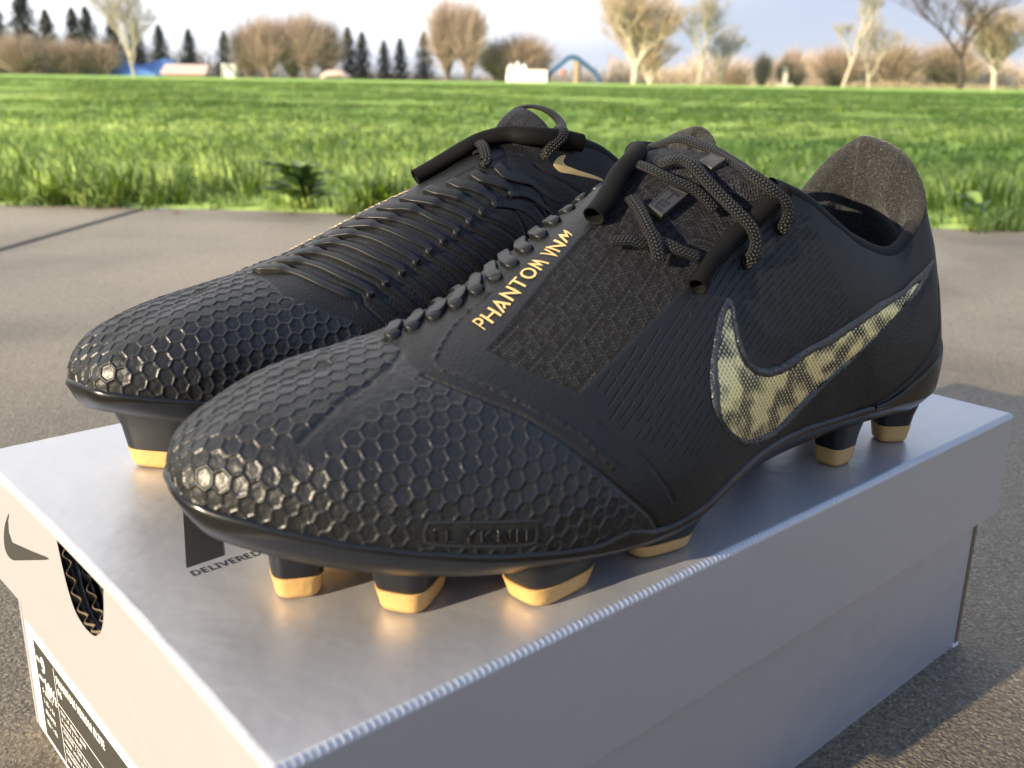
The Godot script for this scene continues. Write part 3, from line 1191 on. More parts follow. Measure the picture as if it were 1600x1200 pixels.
# turn every triangle so that it looks along the skin's outward side
func face_outwards(s: Build, middle: Vector3) -> void:
	for k in range(0, s.i.size(), 3):
		var a := s.v[s.i[k]]
		var f := (s.v[s.i[k + 1]] - a).cross(s.v[s.i[k + 2]] - a)
		if f.dot(a - middle) < 0.0:
			var keep := s.i[k + 1]
			s.i[k + 1] = s.i[k + 2]
			s.i[k + 2] = keep


# ---------------------------------------------------------------- the pair of boots

const LACE_OUTER := [[0.1361,0.1032,-0.0068,-0.49,0.86,0.14], [0.1399,0.1055,-0.0087,-0.46,0.89,0.07], [0.1432,0.1071,-0.0086,-0.39,0.92,0.09], [0.1445,0.1066,-0.0042,-0.34,0.89,0.30], [0.1463,0.1046,0.0015,-0.27,0.83,0.48], [0.1488,0.1028,0.0054,-0.22,0.78,0.58], [0.1524,0.1006,0.0094,-0.24,0.72,0.65], [0.1546,0.0975,0.0130,-0.28,0.66,0.70], [0.1560,0.0945,0.0155,-0.28,0.66,0.70]]
const LACE_OVER := [[0.1500,0.1066,-0.0035,-0.30,0.86,0.41], [0.1523,0.1082,-0.0007,-0.30,0.86,0.41], [0.1548,0.1084,0.0022,-0.42,0.78,0.46], [0.1554,0.1066,0.0066,-0.41,0.71,0.57], [0.1564,0.1022,0.0120,-0.38,0.64,0.67], [0.1582,0.0978,0.0170,-0.37,0.57,0.73], [0.1596,0.0946,0.0208,-0.36,0.53,0.77], [0.1618,0.0905,0.0247,-0.33,0.48,0.81], [0.1626,0.0858,0.0266,-0.28,0.45,0.85], [0.1610,0.0811,0.0263,-0.21,0.45,0.87], [0.1604,0.0796,0.0238,-0.21,0.45,0.87]]
const LACE_LEFT := [[0.1338,0.0986,0.0024,-0.41,0.81,0.43], [0.1325,0.0956,0.0074,-0.36,0.78,0.52], [0.1307,0.0917,0.0128,-0.30,0.75,0.59], [0.1298,0.0876,0.0172,-0.25,0.72,0.65], [0.1290,0.0826,0.0201,-0.21,0.69,0.69]]
const LACE_LOW := [[0.1194,0.0878,0.0096,-0.26,0.82,0.51], [0.1247,0.0880,0.0124,-0.26,0.78,0.57], [0.1275,0.0870,0.0141,-0.27,0.75,0.61], [0.1310,0.0866,0.0156,-0.26,0.72,0.64], [0.1340,0.0870,0.0170,-0.24,0.69,0.68], [0.1373,0.0850,0.0206,-0.18,0.65,0.74], [0.1418,0.0831,0.0231,-0.11,0.61,0.79]]
const LACE_TOP := [[0.1600,0.1085,-0.0235,-0.40,0.90,-0.10], [0.1655,0.1110,-0.0205,-0.40,0.90,0.10], [0.1695,0.1135,-0.0145,-0.40,0.90,0.10], [0.1705,0.1125,-0.0080,-0.40,0.90,0.10], [0.1715,0.1110,-0.0020,-0.36,0.90,0.20], [0.1715,0.1090,0.0040,-0.33,0.85,0.35], [0.1710,0.1070,0.0100,-0.33,0.75,0.55], [0.1702,0.1046,0.0160,-0.40,0.55,0.72], [0.1721,0.1010,0.0220,-0.33,0.42,0.84], [0.1758,0.0975,0.0250,-0.21,0.33,0.92], [0.1774,0.0941,0.0258,-0.16,0.33,0.93], [0.1759,0.0901,0.0262,-0.16,0.34,0.93], [0.1752,0.0884,0.0238,-0.16,0.34,0.93]]
const LACE_LOOP := [[0.1420,0.1035,-0.0075,-0.47,0.88,0.05], [0.1412,0.1062,-0.0112,-0.45,0.89,-0.08], [0.1403,0.1056,-0.0150,-0.44,0.87,-0.22], [0.1393,0.1036,-0.0180,-0.44,0.80,-0.40], [0.1379,0.1008,-0.0206,-0.41,0.74,-0.50], [0.1376,0.0998,-0.0190,-0.41,0.74,-0.50]]
const LACE_EYELET := [[0.1710,0.1120,-0.0215,-0.18,0.83,-0.53], [0.1690,0.1118,-0.0262,-0.18,0.60,-0.78], [0.1669,0.1094,-0.0285,-0.20,0.40,-0.90], [0.1631,0.1062,-0.0280,-0.26,0.35,-0.90], [0.1606,0.1035,-0.0272,-0.32,0.35,-0.88], [0.1602,0.1026,-0.0250,-0.32,0.35,-0.88]]
const LACE_ROUND := [[0.1400,0.1030,-0.0120,-0.40,0.90,0.10], [0.1495,0.1065,-0.0060,-0.50,0.86,0.0], [0.1575,0.1105,-0.0020,-0.56,0.83,0.0], [0.1620,0.1140,0.0000,-0.70,0.71,0.0], [0.1680,0.1180,0.0000,-0.50,0.87,0.0], [0.1735,0.1192,-0.0020,-0.2,0.98,0.0], [0.1765,0.1180,-0.0080,-0.2,0.98,-0.1], [0.1770,0.1150,-0.0140,-0.2,0.90,-0.4], [0.1745,0.1128,-0.0190,-0.2,0.88,-0.43], [0.1710,0.1118,-0.0222,-0.2,0.86,-0.48]]


func boots() -> void:
	boot_skin()
	mirror = 1.0
	var near := thing("football_boot", "left boot in front, black and gold with gold camouflage side emblem, laced", "football boot", "black and gold pair of football boots")
	near.transform = boot_place(0.0131, -0.0564, 0.0762, 0.0015, -0.0002)
	boot(near, false, 0.0015, -0.0002)
	mirror = -1.0
	var far := thing("football_boot", "right boot behind, showing its ribbed inner side and small gold emblem", "football boot", "black and gold pair of football boots")
	far.transform = boot_place(0.0171, -0.1486, 0.044, -0.0201, 0.0053)
	boot(far, true, -0.0201, 0.0053)
	mirror = 1.0


func boot_place(x: float, z: float, turn: float, pitch: float, rise: float) -> Transform3D:
	return Transform3D(Basis(Vector3.UP, -turn) * Basis(Vector3.BACK, pitch), Vector3(x, LID_Y + rise, z))


func lace(o: Node3D, points: Array, wide := 0.0020, high := 0.00062) -> void:
	var p := PackedVector3Array()
	var n := PackedVector3Array()
	for q in points:
		p.append(Vector3(q[0], q[1], q[2]))
		n.append(Vector3(q[3], q[4], q[5]))
	p = smooth_path(p, 6)
	n = smooth_path(n, 6)
	var s := Build.new()
	sweep(s, p, n, filled(p.size(), wide), filled(p.size(), high), 20, 0.75, 0.0003, 0.0048)
	obj("lace", s, M.lace, o)


func on_line(points: Array, lift: float, per: int) -> Array:
	var flat := PackedVector2Array()
	for k in points.size() - 1:
		for q in per:
			flat.append(line_at(points, (k + q / float(per)) / (points.size() - 1)))
	flat.append(Vector2(points[points.size() - 1][0], points[points.size() - 1][1]))
	var p := PackedVector3Array()
	var n := PackedVector3Array()
	for q in flat:
		var nn := normal_at(q.x, q.y)
		n.append(nn)
		p.append(on_boot(q.x, q.y) + nn * lift)
	return [p, n]


func boot(o: Node3D, far: bool, pitch: float, rise: float) -> void:
	for kind in skin_parts:
		obj(kind, skin_parts[kind], {"toe_cap": M.toe, "knit_panel": M.knit, "quarter_panel": M.quarter, "upper": M.skin}[kind], o)
	collar(o)
	outsole(o)
	studs(o, far, pitch, rise)
	fins(o)
	tongue(o, 0.0088 if far else -0.0005, 0.0085 if far else 0.0)
	tubes(o)
	# emblems
	var outer := smooth_ring(points2(EMBLEM_OUTER), 8)
	var inner := smooth_ring(points2(EMBLEM_INNER), 8)
	var emblem := obj("side_emblem", patch(inner, PackedVector2Array(), 1.6, 0.00035, 0.0002), M.camo, o)
	obj("emblem_border", patch(outer, inner, 0.9, 0.0009, 0.0001), M.border, emblem)
	obj("small_emblem", patch(smooth_ring(points2(SMALL_EMBLEM), 3), PackedVector2Array(), 1.5, 0.00022, 0.00012), M.gold_print, o)
	var words := lettering("PHANTOM VNM", TEXT_BASE, TEXT_CAP, 0.068, 0.0002, false)
	face_outwards(words, Vector3(0.1, 0.04, 0.0))
	obj("lettering", words, M.gold_print, o)
	# moulded badge on the outer side of the toe
	var badge := lettering("FLYKNIT", [[11.18, 0.06], [10.74, 0.06], [10.3, 0.06]], [[11.18, 0.108], [10.74, 0.108], [10.3, 0.105]], 0.05, 0.0005, true, 0.3)
	var frame := PackedVector2Array()
	for q in [[11.24, 0.052], [11.25, 0.09], [11.22, 0.128], [11.1, 0.134], [10.7, 0.134], [10.32, 0.128], [10.22, 0.12], [10.21, 0.085], [10.23, 0.05], [10.34, 0.042], [10.7, 0.042], [11.12, 0.044], [11.24, 0.052]]:
		frame.append(Vector2(q[0], q[1]))
	var scaled := PackedVector2Array()
	for q in frame:
		scaled.append(q * Vector2(0.027, 0.078))
	stroke_on(badge, scaled, 0.00055, func(p: Vector2, h: float) -> Vector3: return raised(p.x / 0.027, p.y / 0.078, h), 0.00045, true)
	face_outwards(badge, Vector3(0.07, 0.03, 0.0))
	obj("badge", badge, M.badge, o)
	# laces
	if far:
		lace(o, LACE_ROUND)
		lace(o, LACE_LOOP, 0.0021, 0.0009)
		lace(o, LACE_EYELET, 0.0021, 0.0009)
	else:
		lace(o, LACE_LOW)
		lace(o, LACE_LEFT, 0.0022)
		lace(o, LACE_OUTER)
		lace(o, LACE_OVER, 0.0022)
		lace(o, LACE_TOP, 0.0023)
		tags(o)


func tags(o: Node3D) -> void:
	for k in 2:
		# corners: lower left, upper left, upper right, lower right as the tag is seen from outside
		var four: Array = [[Vector3(0.1368, 0.0962, 0.0066), Vector3(0.1475, 0.1012, 0.0045), Vector3(0.1512, 0.0990, 0.0088), Vector3(0.1386, 0.0936, 0.0108)],
			[Vector3(0.1606, 0.1078, 0.0020), Vector3(0.1668, 0.1098, 0.0022), Vector3(0.1672, 0.1084, 0.0082), Vector3(0.1614, 0.1058, 0.0080)]][k]
		var n: Vector3 = (four[1] - four[0]).cross(four[3] - four[0]).normalized()
		if n.y < 0.0:
			n = -n
		var s := Build.new()
		var middle: Vector3 = (four[0] + four[1] + four[2] + four[3]) / 4.0
		var rings := []
		for lay in [[1.04, -0.0016], [1.04, 0.0000], [0.97, 0.0003], [0.90, 0.0003], [0.88, 0.0001]]:
			var ring := []
			for q in four:
				ring.append(s.add(middle + (q - middle) * lay[0] + n * lay[1]))
			rings.append(ring)
		for lay in rings.size() - 1:
			for q in 4:
				s.quad(rings[lay][q], rings[lay][(q + 1) % 4], rings[lay + 1][(q + 1) % 4], rings[lay + 1][q])
		var last: Array = rings[rings.size() - 1]
		s.quad(last[0], last[1], last[2], last[3])
		var flat := Build.new()
		for t in range(0, s.i.size(), 3):
			flat.flat_tri(s.v[s.i[t]], s.v[s.i[t + 1]], s.v[s.i[t + 2]])
		face_outwards(flat, middle - n * 0.0006)
		var plate := obj("tongue_tag", flat, M.tag, o)
		var words := Build.new()
		var a: Vector3 = four[0]
		var right: Vector3 = four[3] - four[0]
		var up: Vector3 = four[1] - four[0]
		for q in (2 if k == 0 else 1):
			var letter: Array = LETTERS["E" if q == 0 or k == 1 else "T"]
			for run_at in range(1, letter.size()):
				var run: Array = letter[run_at]
				var pts := PackedVector2Array()
				for c in range(0, run.size(), 2):
					pts.append(Vector2(0.2 + 0.6 * run[c] / letter[0], (0.12 + q * 0.42 if k == 0 else 0.2) + run[c + 1] * (0.34 if k == 0 else 0.56)))
				stroke_on(words, pts, 0.045, func(p: Vector2, h: float) -> Vector3: return a + right * p.x + up * p.y + n * (0.0001 + h), 0.00022 + run_at * 0.00003, true)
		face_outwards(words, middle - n * 0.01)
		obj("raised_letters", words, M.tag_letter, plate)


func tongue(o: Node3D, lift: float, forward: float) -> void:
	# the sock's front lip: fills the notch between the lacing edges and rises behind the laces
	var front := PackedVector3Array()
	var under := PackedVector3Array()
	for q in [[5.72, 0.96], [6.1, 0.975], [6.5, 0.985], [6.85, 0.99], [7.0, 0.99], [21.3, 0.99], [21.7, 0.985], [22.2, 0.98]]:
		front.append(raised(q[0], q[1], 0.0005))
		under.append(raised(q[0], q[1] - 0.07, -0.0002))
	front = smooth_path(front, 5)
	under = smooth_path(under, 5)
	var back := PackedVector3Array([Vector3(0.1765, 0.0985, 0.0185), Vector3(0.1785, 0.1030 + lift * 0.4, 0.0130), Vector3(0.1780, 0.1068 + lift * 0.8, 0.0065), Vector3(0.1755, 0.1090 + lift, 0.0), Vector3(0.1735, 0.1098 + lift, -0.006), Vector3(0.1715, 0.1100 + lift * 0.85, -0.012), Vector3(0.1695, 0.1096 + lift * 0.5, -0.018), Vector3(0.167, 0.1085, -0.0232)])
	for k in back.size():
		back[k].x -= forward * sin(PI * k / 7.0)
	back = smooth_path(back, 5)
	var points := PackedVector3Array()
	var uvs := PackedVector2Array()
	var rows := 0
	for r in 17:
		for k in front.size():
			var across := k / float(front.size() - 1)
			var p := Vector3.ZERO
			if r == 0:
				p = under[k]
			elif r < 12:
				var f := (r - 1) / 10.0
				p = front[k].lerp(back[k], f) + Vector3(-0.2, 1.0, 0.0) * (0.0022 * sin(PI * f) * sin(PI * across))
			else:
				var a := (r - 11) / 5.0 * 2.4
				p = back[k] + Vector3(0.0022 * sin(a), 0.0022 * (cos(a) - 1.0), 0.0) + Vector3(-0.001, -0.006, 0.0) * maxf(0.0, a - 1.6)
			points.append(p)
			uvs.append(Vector2.ZERO)
		rows += 1
	var s := Build.new()
	s.grid(points, uvs, rows, front.size(), false, false)
	face_outwards(s, Vector3(0.165, 0.085, 0.0))
	obj("tongue", s, M.tongue, o)


func tubes(o: Node3D) -> void:
	# rubber edges of the lacing gap; they run on into the collar's binding
	var outer := on_line([[7.42, 0.505], [7.05, 0.535], [6.74, 0.575], [6.4, 0.675], [6.12, 0.772], [5.85, 0.86], [5.62, 0.923], [5.45, 0.97]], 0.0021, 4)
	var s := Build.new()
	sweep(s, outer[0], outer[1], filled(outer[0].size(), 0.0028), filled(outer[0].size(), 0.0026), 18, 1.0, 0.0, 0.01, 0.74)
	obj("lace_edge", s, M.rubber, o)
	var inner := [Vector2(8.12, 0.905), Vector2(7.9, 0.918), Vector2(7.65, 0.935), Vector2(7.4, 0.958), Vector2(7.15, 0.99), Vector2(21.35, 0.985), Vector2(21.7, 0.985), Vector2(22.0, 0.985), Vector2(22.3, 0.985), Vector2(22.6, 0.98)]
	var p := PackedVector3Array()
	var n := PackedVector3Array()
	for q in inner:
		var nn := normal_at(q.x, q.y)
		n.append(nn)
		p.append(on_boot(q.x, q.y) + nn * 0.0026)
	p = smooth_path(p, 5)
	n = smooth_path(n, 5)
	s = Build.new()
	sweep(s, p, n, filled(p.size(), 0.0034), filled(p.size(), 0.0029), 18, 1.0, 0.0, 0.01, 0.75)
	obj("lace_edge", s, M.rubber, o)


func fins(o: Node3D) -> void:
	for k in FINS.size():
		var line := on_line(FINS[k], 0.0, 7)
		var p := PackedVector3Array()
		var n := PackedVector3Array()
		# the blunt head reaches back over the ridge
		var u: float = FINS[k][0][0]
		var t: float = FINS[k][0][1]
		var over := [[u - 0.02, 0.995]] if k < 5 else [[u - 0.06, t + 0.07], [u - 0.04, t + 0.045]]
		for q in over:
			var nn := normal_at(q[0], minf(q[1], 0.985))
			n.append(nn)
			p.append(on_boot(q[0], minf(q[1], 1.0)))
		var lead := p.size()
		p.append_array(line[0])
		n.append_array(line[1])
		var total := 0.0
		for q in p.size() - 1:
			total += p[q].distance_to(p[q + 1])
		var w := PackedFloat32Array()
		var h := PackedFloat32Array()
		var gone := 0.0
		var strong := 1.0 if k < 10 else (0.75 if k < 12 else 0.5)
		var bend: int = FINS[k].size() - 2 if k == 0 else mini(4, FINS[k].size() - 2)
		var head_end := 0.0095 + p[0].distance_to(p[lead])
		for q in p.size():
			if q > 0:
				gone += p[q].distance_to(p[q - 1])
			var head := 1.0 - smoothstep(head_end - 0.002, head_end + 0.001, gone)
			var along := (q - lead) / 7.0
			var kink := exp(-pow((along - bend + 0.3) / 0.27, 2.0))
			var tail := smoothstep(0.0, 0.3, (total - gone) / total)
			var after := 1.0 if along < bend else 0.55
			w.append((0.0012 + 0.0008 * head + 0.0004 * kink) * lerpf(0.45, 1.0, tail))
			h.append((0.0009 * after + 0.0010 * head + 0.0007 * kink) * lerpf(0.3, 1.0, tail) * strong * (0.8 if q == 0 else 1.0))
		var s := Build.new()
		sweep(s, p, n, w, h, 16, 0.34, 0.0, 0.01)
		obj("fin", s, M.fin, o)


func collar(o: Node3D) -> void:
	# rolled rim, then the padded inside; the heel part is grey foam, the front a black binding
	var stations := PackedFloat32Array()
	var u := 22.2
	while u < 33.55:
		stations.append(u)
		u += 0.1
	var rim := Build.new()
	var foam := Build.new()
	var rows := 12
	var depth := 14
	var grids := []
	for k in stations.size():
		var uu := stations[k]
		var c := profile(uu)
		var top: Vector3 = c[3]
		var hn: Vector3 = c[5]
		var handle: Vector3 = c[2]
		var d := (top - handle).normalized()
		hn = (hn - d * hn.dot(d)).normalized()
		var heel := smoothstep(24.3, 25.4, uu) * (1.0 - smoothstep(30.0, 30.6, uu))
		var r := lerpf(0.0027, 0.0036, heel)
		var middle := top - hn * r
		var row := PackedVector3Array()
		for q in rows:
			var a := lerpf(-0.5, PI, q / float(rows - 1))
			row.append(middle + hn * (cos(a) * r * 1.12) + d * (sin(a) * r * 1.05))
		for q in depth:
			var t := lerpf(0.99, 0.42, (q + 1.0) / depth)
			var wall := on_boot(uu, t)
			var pad := 2.0 * r + 0.0035 * heel * sin(PI * minf((q + 1.0) / 7.0, 1.0))
			var in_dir := Vector3(c[5].x, 0.0, c[5].z)
			row.append(wall - in_dir * pad)
		grids.append(row)
	var per := rows + depth
	for k in stations.size():
		for q in per:
			var p: Vector3 = grids[k][q]
			rim.add(p)
			foam.add(p)
	for k in stations.size() - 1:
		var at_heel := stations[k] > 24.6 and stations[k] < 30.35
		for q in per - 1:
			var a := k * per + q
			var s: Build = foam if at_heel or q >= rows - 1 else rim
			s.quad(a, a + 1, a + per + 1, a + per)
	obj("collar_binding", rim, M.binding, o)
	obj("collar_lining", foam, M.lining, o)
	# the insole closes the inside
	var floor_ := Build.new()
	var hub := floor_.add(Vector3(0.22, 0.052, 0.0))
	for k in stations.size():
		floor_.add(grids[k][per - 1])
	for k in stations.size() - 1:
		floor_.tri(hub, k + 1, k + 2)
	floor_.tri(hub, stations.size(), 1)
	obj("insole", floor_, M.binding, o)


func outsole(o: Node3D) -> void:
	var s := Build.new()
	var per := 8
	var points := PackedVector3Array()
	var uvs := PackedVector2Array()
	var wobble := FastNoiseLite.new()
	wobble.seed = 3
	wobble.frequency = 140.0
	var rows := 0
	var u := 0.0
	while u < 28.01:
		var c := profile(u)
		var low: Vector3 = c[0]
		var n: Vector3 = c[4]
		var q: PackedFloat32Array = c[6]
		var edge := low - n * q[11] + Vector3.DOWN * q[10]
		var lip := 0.0012 + 0.0005 * wobble.get_noise_3dv(low) + 0.0026 * exp(-pow((u - 9.15) / 0.28, 2.0)) + 0.0022 * exp(-pow((u - 18.9) / 0.28, 2.0))
		var mid := Vector3(clampf(edge.x, 0.02, 0.262), edge.y + 0.0015, 0.0)
		for p in [low - n * 0.0006 + Vector3.UP * (lip + 0.0004), low + n * 0.0007 + Vector3.UP * lip, low + n * 0.0013 + Vector3.DOWN * 0.0004, low.lerp(edge, 0.55) + n * 0.0011, edge, edge - n * 0.003 + Vector3.DOWN * 0.0005, edge.lerp(mid, 0.6), mid]:
			points.append(p)
			uvs.append(Vector2.ZERO)
		rows += 1
		u += 0.1
	s.grid(points, uvs, rows, per, false, true)
	var plate := obj("outsole", s, M.plate, o)
	# glossy shell round the heel, rising from the plate
	var shell := Build.new()
	points = PackedVector3Array()
	uvs = PackedVector2Array()
	rows = 0
	u = -3.46
	while u < 3.47:
		var a := absf(u)
		var high := 0.28 - 0.02 * a if a < 2.1 else lerpf(0.24, 0.03, smoothstep(2.1, 3.5, a))
		for q in 9:
			var t := lerpf(0.012, high, minf(q, 6) / 6.0)
			var lift: float = [0.0014, 0.0012, 0.0011, 0.001, 0.001, 0.001, 0.0009, 0.0005, -0.0004][q]
			points.append(raised(u, t + maxi(q - 6, 0) * 0.003, lift))
			uvs.append(Vector2.ZERO)
		rows += 1
		u += 0.1
	shell.grid(points, uvs, rows, 9, false, false)
	obj("heel_shell", shell, M.plate, plate)


func sole_height(x: float, outer: bool) -> float:
	var best := 1.0
	var y := 0.02
	for k in range(0, 15) if outer else range(14, 29):
		var q: Array = BOOT[k]
		if absf(q[0] - x) < best:
			best = absf(q[0] - x)
			y = q[1] - q[10]
	return y


func studs(o: Node3D, far: bool, pitch: float, rise: float) -> void:
	# x, z, half length, half width, turn
	var places := [[0.0282, -0.009, 0.0088, 0.0062, 1.15], [0.0500, 0.0145, 0.0100, 0.0066, 0.62], [0.0815, 0.0325, 0.0108, 0.0070, 0.12], [0.1225, 0.0310, 0.0095, 0.0062, -0.12], [0.2245, 0.0200, 0.0058, 0.0052, 0.05], [0.2625, 0.0180, 0.0056, 0.0050, -0.5],
		[0.0520, -0.0265, 0.0095, 0.0062, -0.5], [0.0850, -0.0300, 0.0100, 0.0065, -0.1], [0.1210, -0.0285, 0.0090, 0.0060, 0.05], [0.2250, -0.0190, 0.0058, 0.0050, 0.0], [0.2590, -0.0145, 0.0056, 0.0050, 0.45]]
	if far:
		places[0] = [0.0317, 0.022, 0.0100, 0.0066, 0.8]
		places[1] = [0.0600, 0.0285, 0.0100, 0.0066, 0.3]
	for q in places:
		var top := sole_height(q[0], q[1] > 0.0)
		var bottom: float = -(rise + q[0] * sin(pitch)) / cos(pitch) + 0.0002
		var height := top - bottom
		var split := bottom + minf(height * 0.48, 0.0068)
		var flare := 0.5 if far and q[0] < 0.04 else (0.3 if q[0] > 0.2 else 0.24)
		var black := Build.new()
		var gold := Build.new()
		stud_rings(black, q, [[top + 0.0045, 1.0 + flare * 1.15], [top + 0.0010, 1.0 + flare], [lerpf(top, split, 0.25), 1.0 + flare * 0.6], [lerpf(top, split, 0.55), 1.0 + flare * 0.22], [split + 0.0003, 0.98], [split - 0.0003, 0.9]])
		var rings := [[split + 0.0001, 0.93], [split, 1.005]]
		for k in 4:
			var y := lerpf(split, bottom, (k + 0.35) / 4.3)
			var w := lerpf(1.0, 0.84, (k + 0.35) / 4.3)
			rings.append([y + 0.0003, w + 0.008])
			rings.append([y - 0.0001, w - 0.004])
		rings.append([bottom + 0.0007, 0.83])
		rings.append([bottom, 0.74])
		rings.append([bottom, 0.0])
		stud_rings(gold, q, rings)
		var root := obj("stud", black, M.stud, o)
		obj("stud_tip", gold, M.stud_tip, root)


func stud_rings(s: Build, q: Array, rings: Array) -> void:
	var sides := 28
	var points := PackedVector3Array()
	var uvs := PackedVector2Array()
	var turn := Basis(Vector3.UP, q[4])
	for r in rings:
		for k in sides:
			var a := TAU * k / sides
			var c := cos(a)
			var d := sin(a)
			var p := Vector3(signf(c) * pow(absf(c), 0.55) * q[2] * r[1] * 1.2, 0.0, signf(d) * pow(absf(d), 0.55) * q[3] * r[1] * 1.15)
			points.append(turn * p + Vector3(q[0], r[0], q[1]))
			uvs.append(Vector2.ZERO)
	s.grid(points, uvs, rings.size(), sides, true, false)
	face_outwards(s, Vector3(q[0], rings[rings.size() / 2][0], q[1]))


# ---------------------------------------------------------------- the shoebox

const NOTCH := [[-0.1360, 0.1097], [-0.1345, 0.1040], [-0.1318, 0.0965], [-0.1275, 0.0907], [-0.1220, 0.0886], [-0.1165, 0.0884], [-0.1105, 0.0897], [-0.1045, 0.0942], [-0.1005, 0.1010], [-0.0980, 0.1097]]
const LID_SWOOSH := [[-0.1848, 0.1017], [-0.1911, 0.0958], [-0.1949, 0.0904], [-0.1966, 0.0848], [-0.1943, 0.0824], [-0.1898, 0.0826], [-0.1855, 0.0839], [-0.1656, 0.0919], [-0.1463, 0.0999], [-0.1641, 0.0956], [-0.1837, 0.0906], [-0.1879, 0.0914], [-0.1889, 0.0943], [-0.1875, 0.0980]]


func bow(z: float) -> float:
	return 0.0022 * sin(PI * clampf(-z / BOX_W, 0.0, 1.0))


func shoebox() -> void:
	var body := thing("shoebox", "silver cardboard shoebox on the path with a black and white size label", "shoebox")
	var e := 0.0064
	var thick := 0.0026
	var high := 0.106
	var s := Build.new()
	s.box(Vector3(e, 0.0, -e - thick), Vector3(BOX_L - e, high, -e))
	obj("side_panel", s, M.silver, body)
	s = Build.new()
	s.box(Vector3(e, 0.0, -BOX_W + e), Vector3(BOX_L - e, high, -BOX_W + e + thick))
	obj("side_panel", s, M.silver, body)
	# far end panel laps over the long side and shows its raw brown edge
	s = Build.new()
	s.box(Vector3(BOX_L - e + 0.0002, 0.0, -BOX_W + e), Vector3(BOX_L - e + 0.0030, high, -e - 0.0004))
	obj("end_panel", s, M.silver, body)
	s = Build.new()
	s.box(Vector3(BOX_L - e + 0.0002, 0.0016, -e - 0.0003), Vector3(BOX_L - e + 0.0029, high, -e + 0.0004))
	obj("raw_edge", s, M.kraft, body)
	s = Build.new()
	s.box(Vector3(BOX_L - e - 0.002, 0.0, -e + 0.0001), Vector3(BOX_L - e + 0.0027, 0.0014, -e + 0.0008))
	obj("folded_corner", s, M.paper, body)
	s = Build.new()
	s.box(Vector3(e + 0.003, 0.0, -BOX_W + e + 0.003), Vector3(BOX_L - e - 0.003, 0.002, -e - 0.003))
	obj("bottom", s, M.dark_card, body)
	# near end panel with the finger hole cut through it
	s = Build.new()
	var outline := PackedVector2Array()
	outline.append(Vector2(-BOX_W + e + thick + 0.0003, 0.0))
	outline.append(Vector2(-e - thick - 0.0003, 0.0))
	outline.append(Vector2(-e - thick - 0.0003, high))
	var cut := PackedVector2Array()
	for q in NOTCH:
		cut.append(Vector2(q[0] + 0.0006, q[1] - 0.0012))
	for k in range(cut.size() - 1, -1, -1):
		outline.append(Vector2(cut[k].x, minf(cut[k].y, high)))
	outline.append(Vector2(-BOX_W + e + thick + 0.0003, high))
	panel_across(s, outline, e, e + thick)
	obj("end_panel", s, M.silver, body)
	# corrugated edges of the layers seen through the finger hole
	for k in 3:
		var ring := PackedVector2Array()
		for q in NOTCH:
			ring.append(Vector2(-0.117 + (q[0] + 0.117) * (1.0 - 0.05 * k) + 0.0012 * k, q[1] + 0.0010 * k - 0.0008))
		var x := e + 0.0002 + 0.0042 * k
		if k > 0:
			var sheet := PackedVector2Array()
			sheet.append(Vector2(-0.165, 0.05))
			sheet.append(Vector2(-0.07, 0.05))
			sheet.append(Vector2(-0.07, 0.107))
			for m in range(ring.size() - 1, -1, -1):
				sheet.append(Vector2(ring[m].x, minf(ring[m].y, 0.107)))
			sheet.append(Vector2(-0.165, 0.107))
			s = Build.new()
			panel_across(s, sheet, x, x + 0.0004)
			panel_across(s, sheet, x + 0.0022, x + 0.0026)
			obj("inner_flap", s, M.dark_card, body)
		s = Build.new()
		flute(s, ring, x + 0.0003, x + 0.0023)
		obj("corrugation", s, M.kraft if k == 0 else M.dark_card, body)
	label_on(body, e)
	lid()


# a flat panel square to x, drawn in (z, y), between two x
func panel_across(s: Build, outline: PackedVector2Array, x0: float, x1: float, bowed := false) -> void:
	var all := outline.duplicate()
	var faces := PackedInt32Array()
	if bowed:
		for j in 6:
			for k in 40:
				var p := Vector2(lerpf(-BOX_W, 0.0, (k + 0.5) / 40.0), lerpf(LID_Y - LID_H, LID_Y, (j + 0.5) / 6.0))
				if Geometry2D.is_point_in_polygon(p, outline):
					all.append(p)
		var some := Geometry2D.triangulate_delaunay(all)
		for k in range(0, some.size(), 3):
			if Geometry2D.is_point_in_polygon((all[some[k]] + all[some[k + 1]] + all[some[k + 2]]) / 3.0, outline):
				faces.append_array(some.slice(k, k + 3))
	else:
		faces = Geometry2D.triangulate_polygon(outline)
	for side in 2:
		var x := x0 if side == 0 else x1
		var at := s.v.size()
		for p in all:
			s.add(Vector3(x + (bow(p.x) if bowed else 0.0), p.y, p.x))
		for k in range(0, faces.size(), 3):
			var a := all[faces[k]]
			var turn := (all[faces[k + 1]] - a).cross(all[faces[k + 2]] - a)
			# seen from -x, z runs to the right and y up
			if (turn > 0.0) == (side == 0):
				s.tri(at + faces[k], at + faces[k + 1], at + faces[k + 2])
			else:
				s.tri(at + faces[k], at + faces[k + 2], at + faces[k + 1])
	var clockwise := Geometry2D.is_polygon_clockwise(outline)
	for k in outline.size():
		var a := outline[k]
		var b := outline[(k + 1) % outline.size()]
		if a.x > -0.1365 and b.x < -0.0975 and a.x < -0.0975 and b.x > -0.1365 and a.y > 0.08 and a.distance_to(b) < 0.02:
			continue   # the cut through the board shows its waves instead
		var xa := bow(a.x) if bowed else 0.0
		var xb := bow(b.x) if bowed else 0.0
		var four := [Vector3(x0 + xa, a.y, a.x), Vector3(x1 + xa, a.y, a.x), Vector3(x1 + xb, b.y, b.x), Vector3(x0 + xb, b.y, b.x)]
		if clockwise:
			s.flat_quad(four[3], four[2], four[1], four[0])
		else:
			s.flat_quad(four[0], four[1], four[2], four[3])


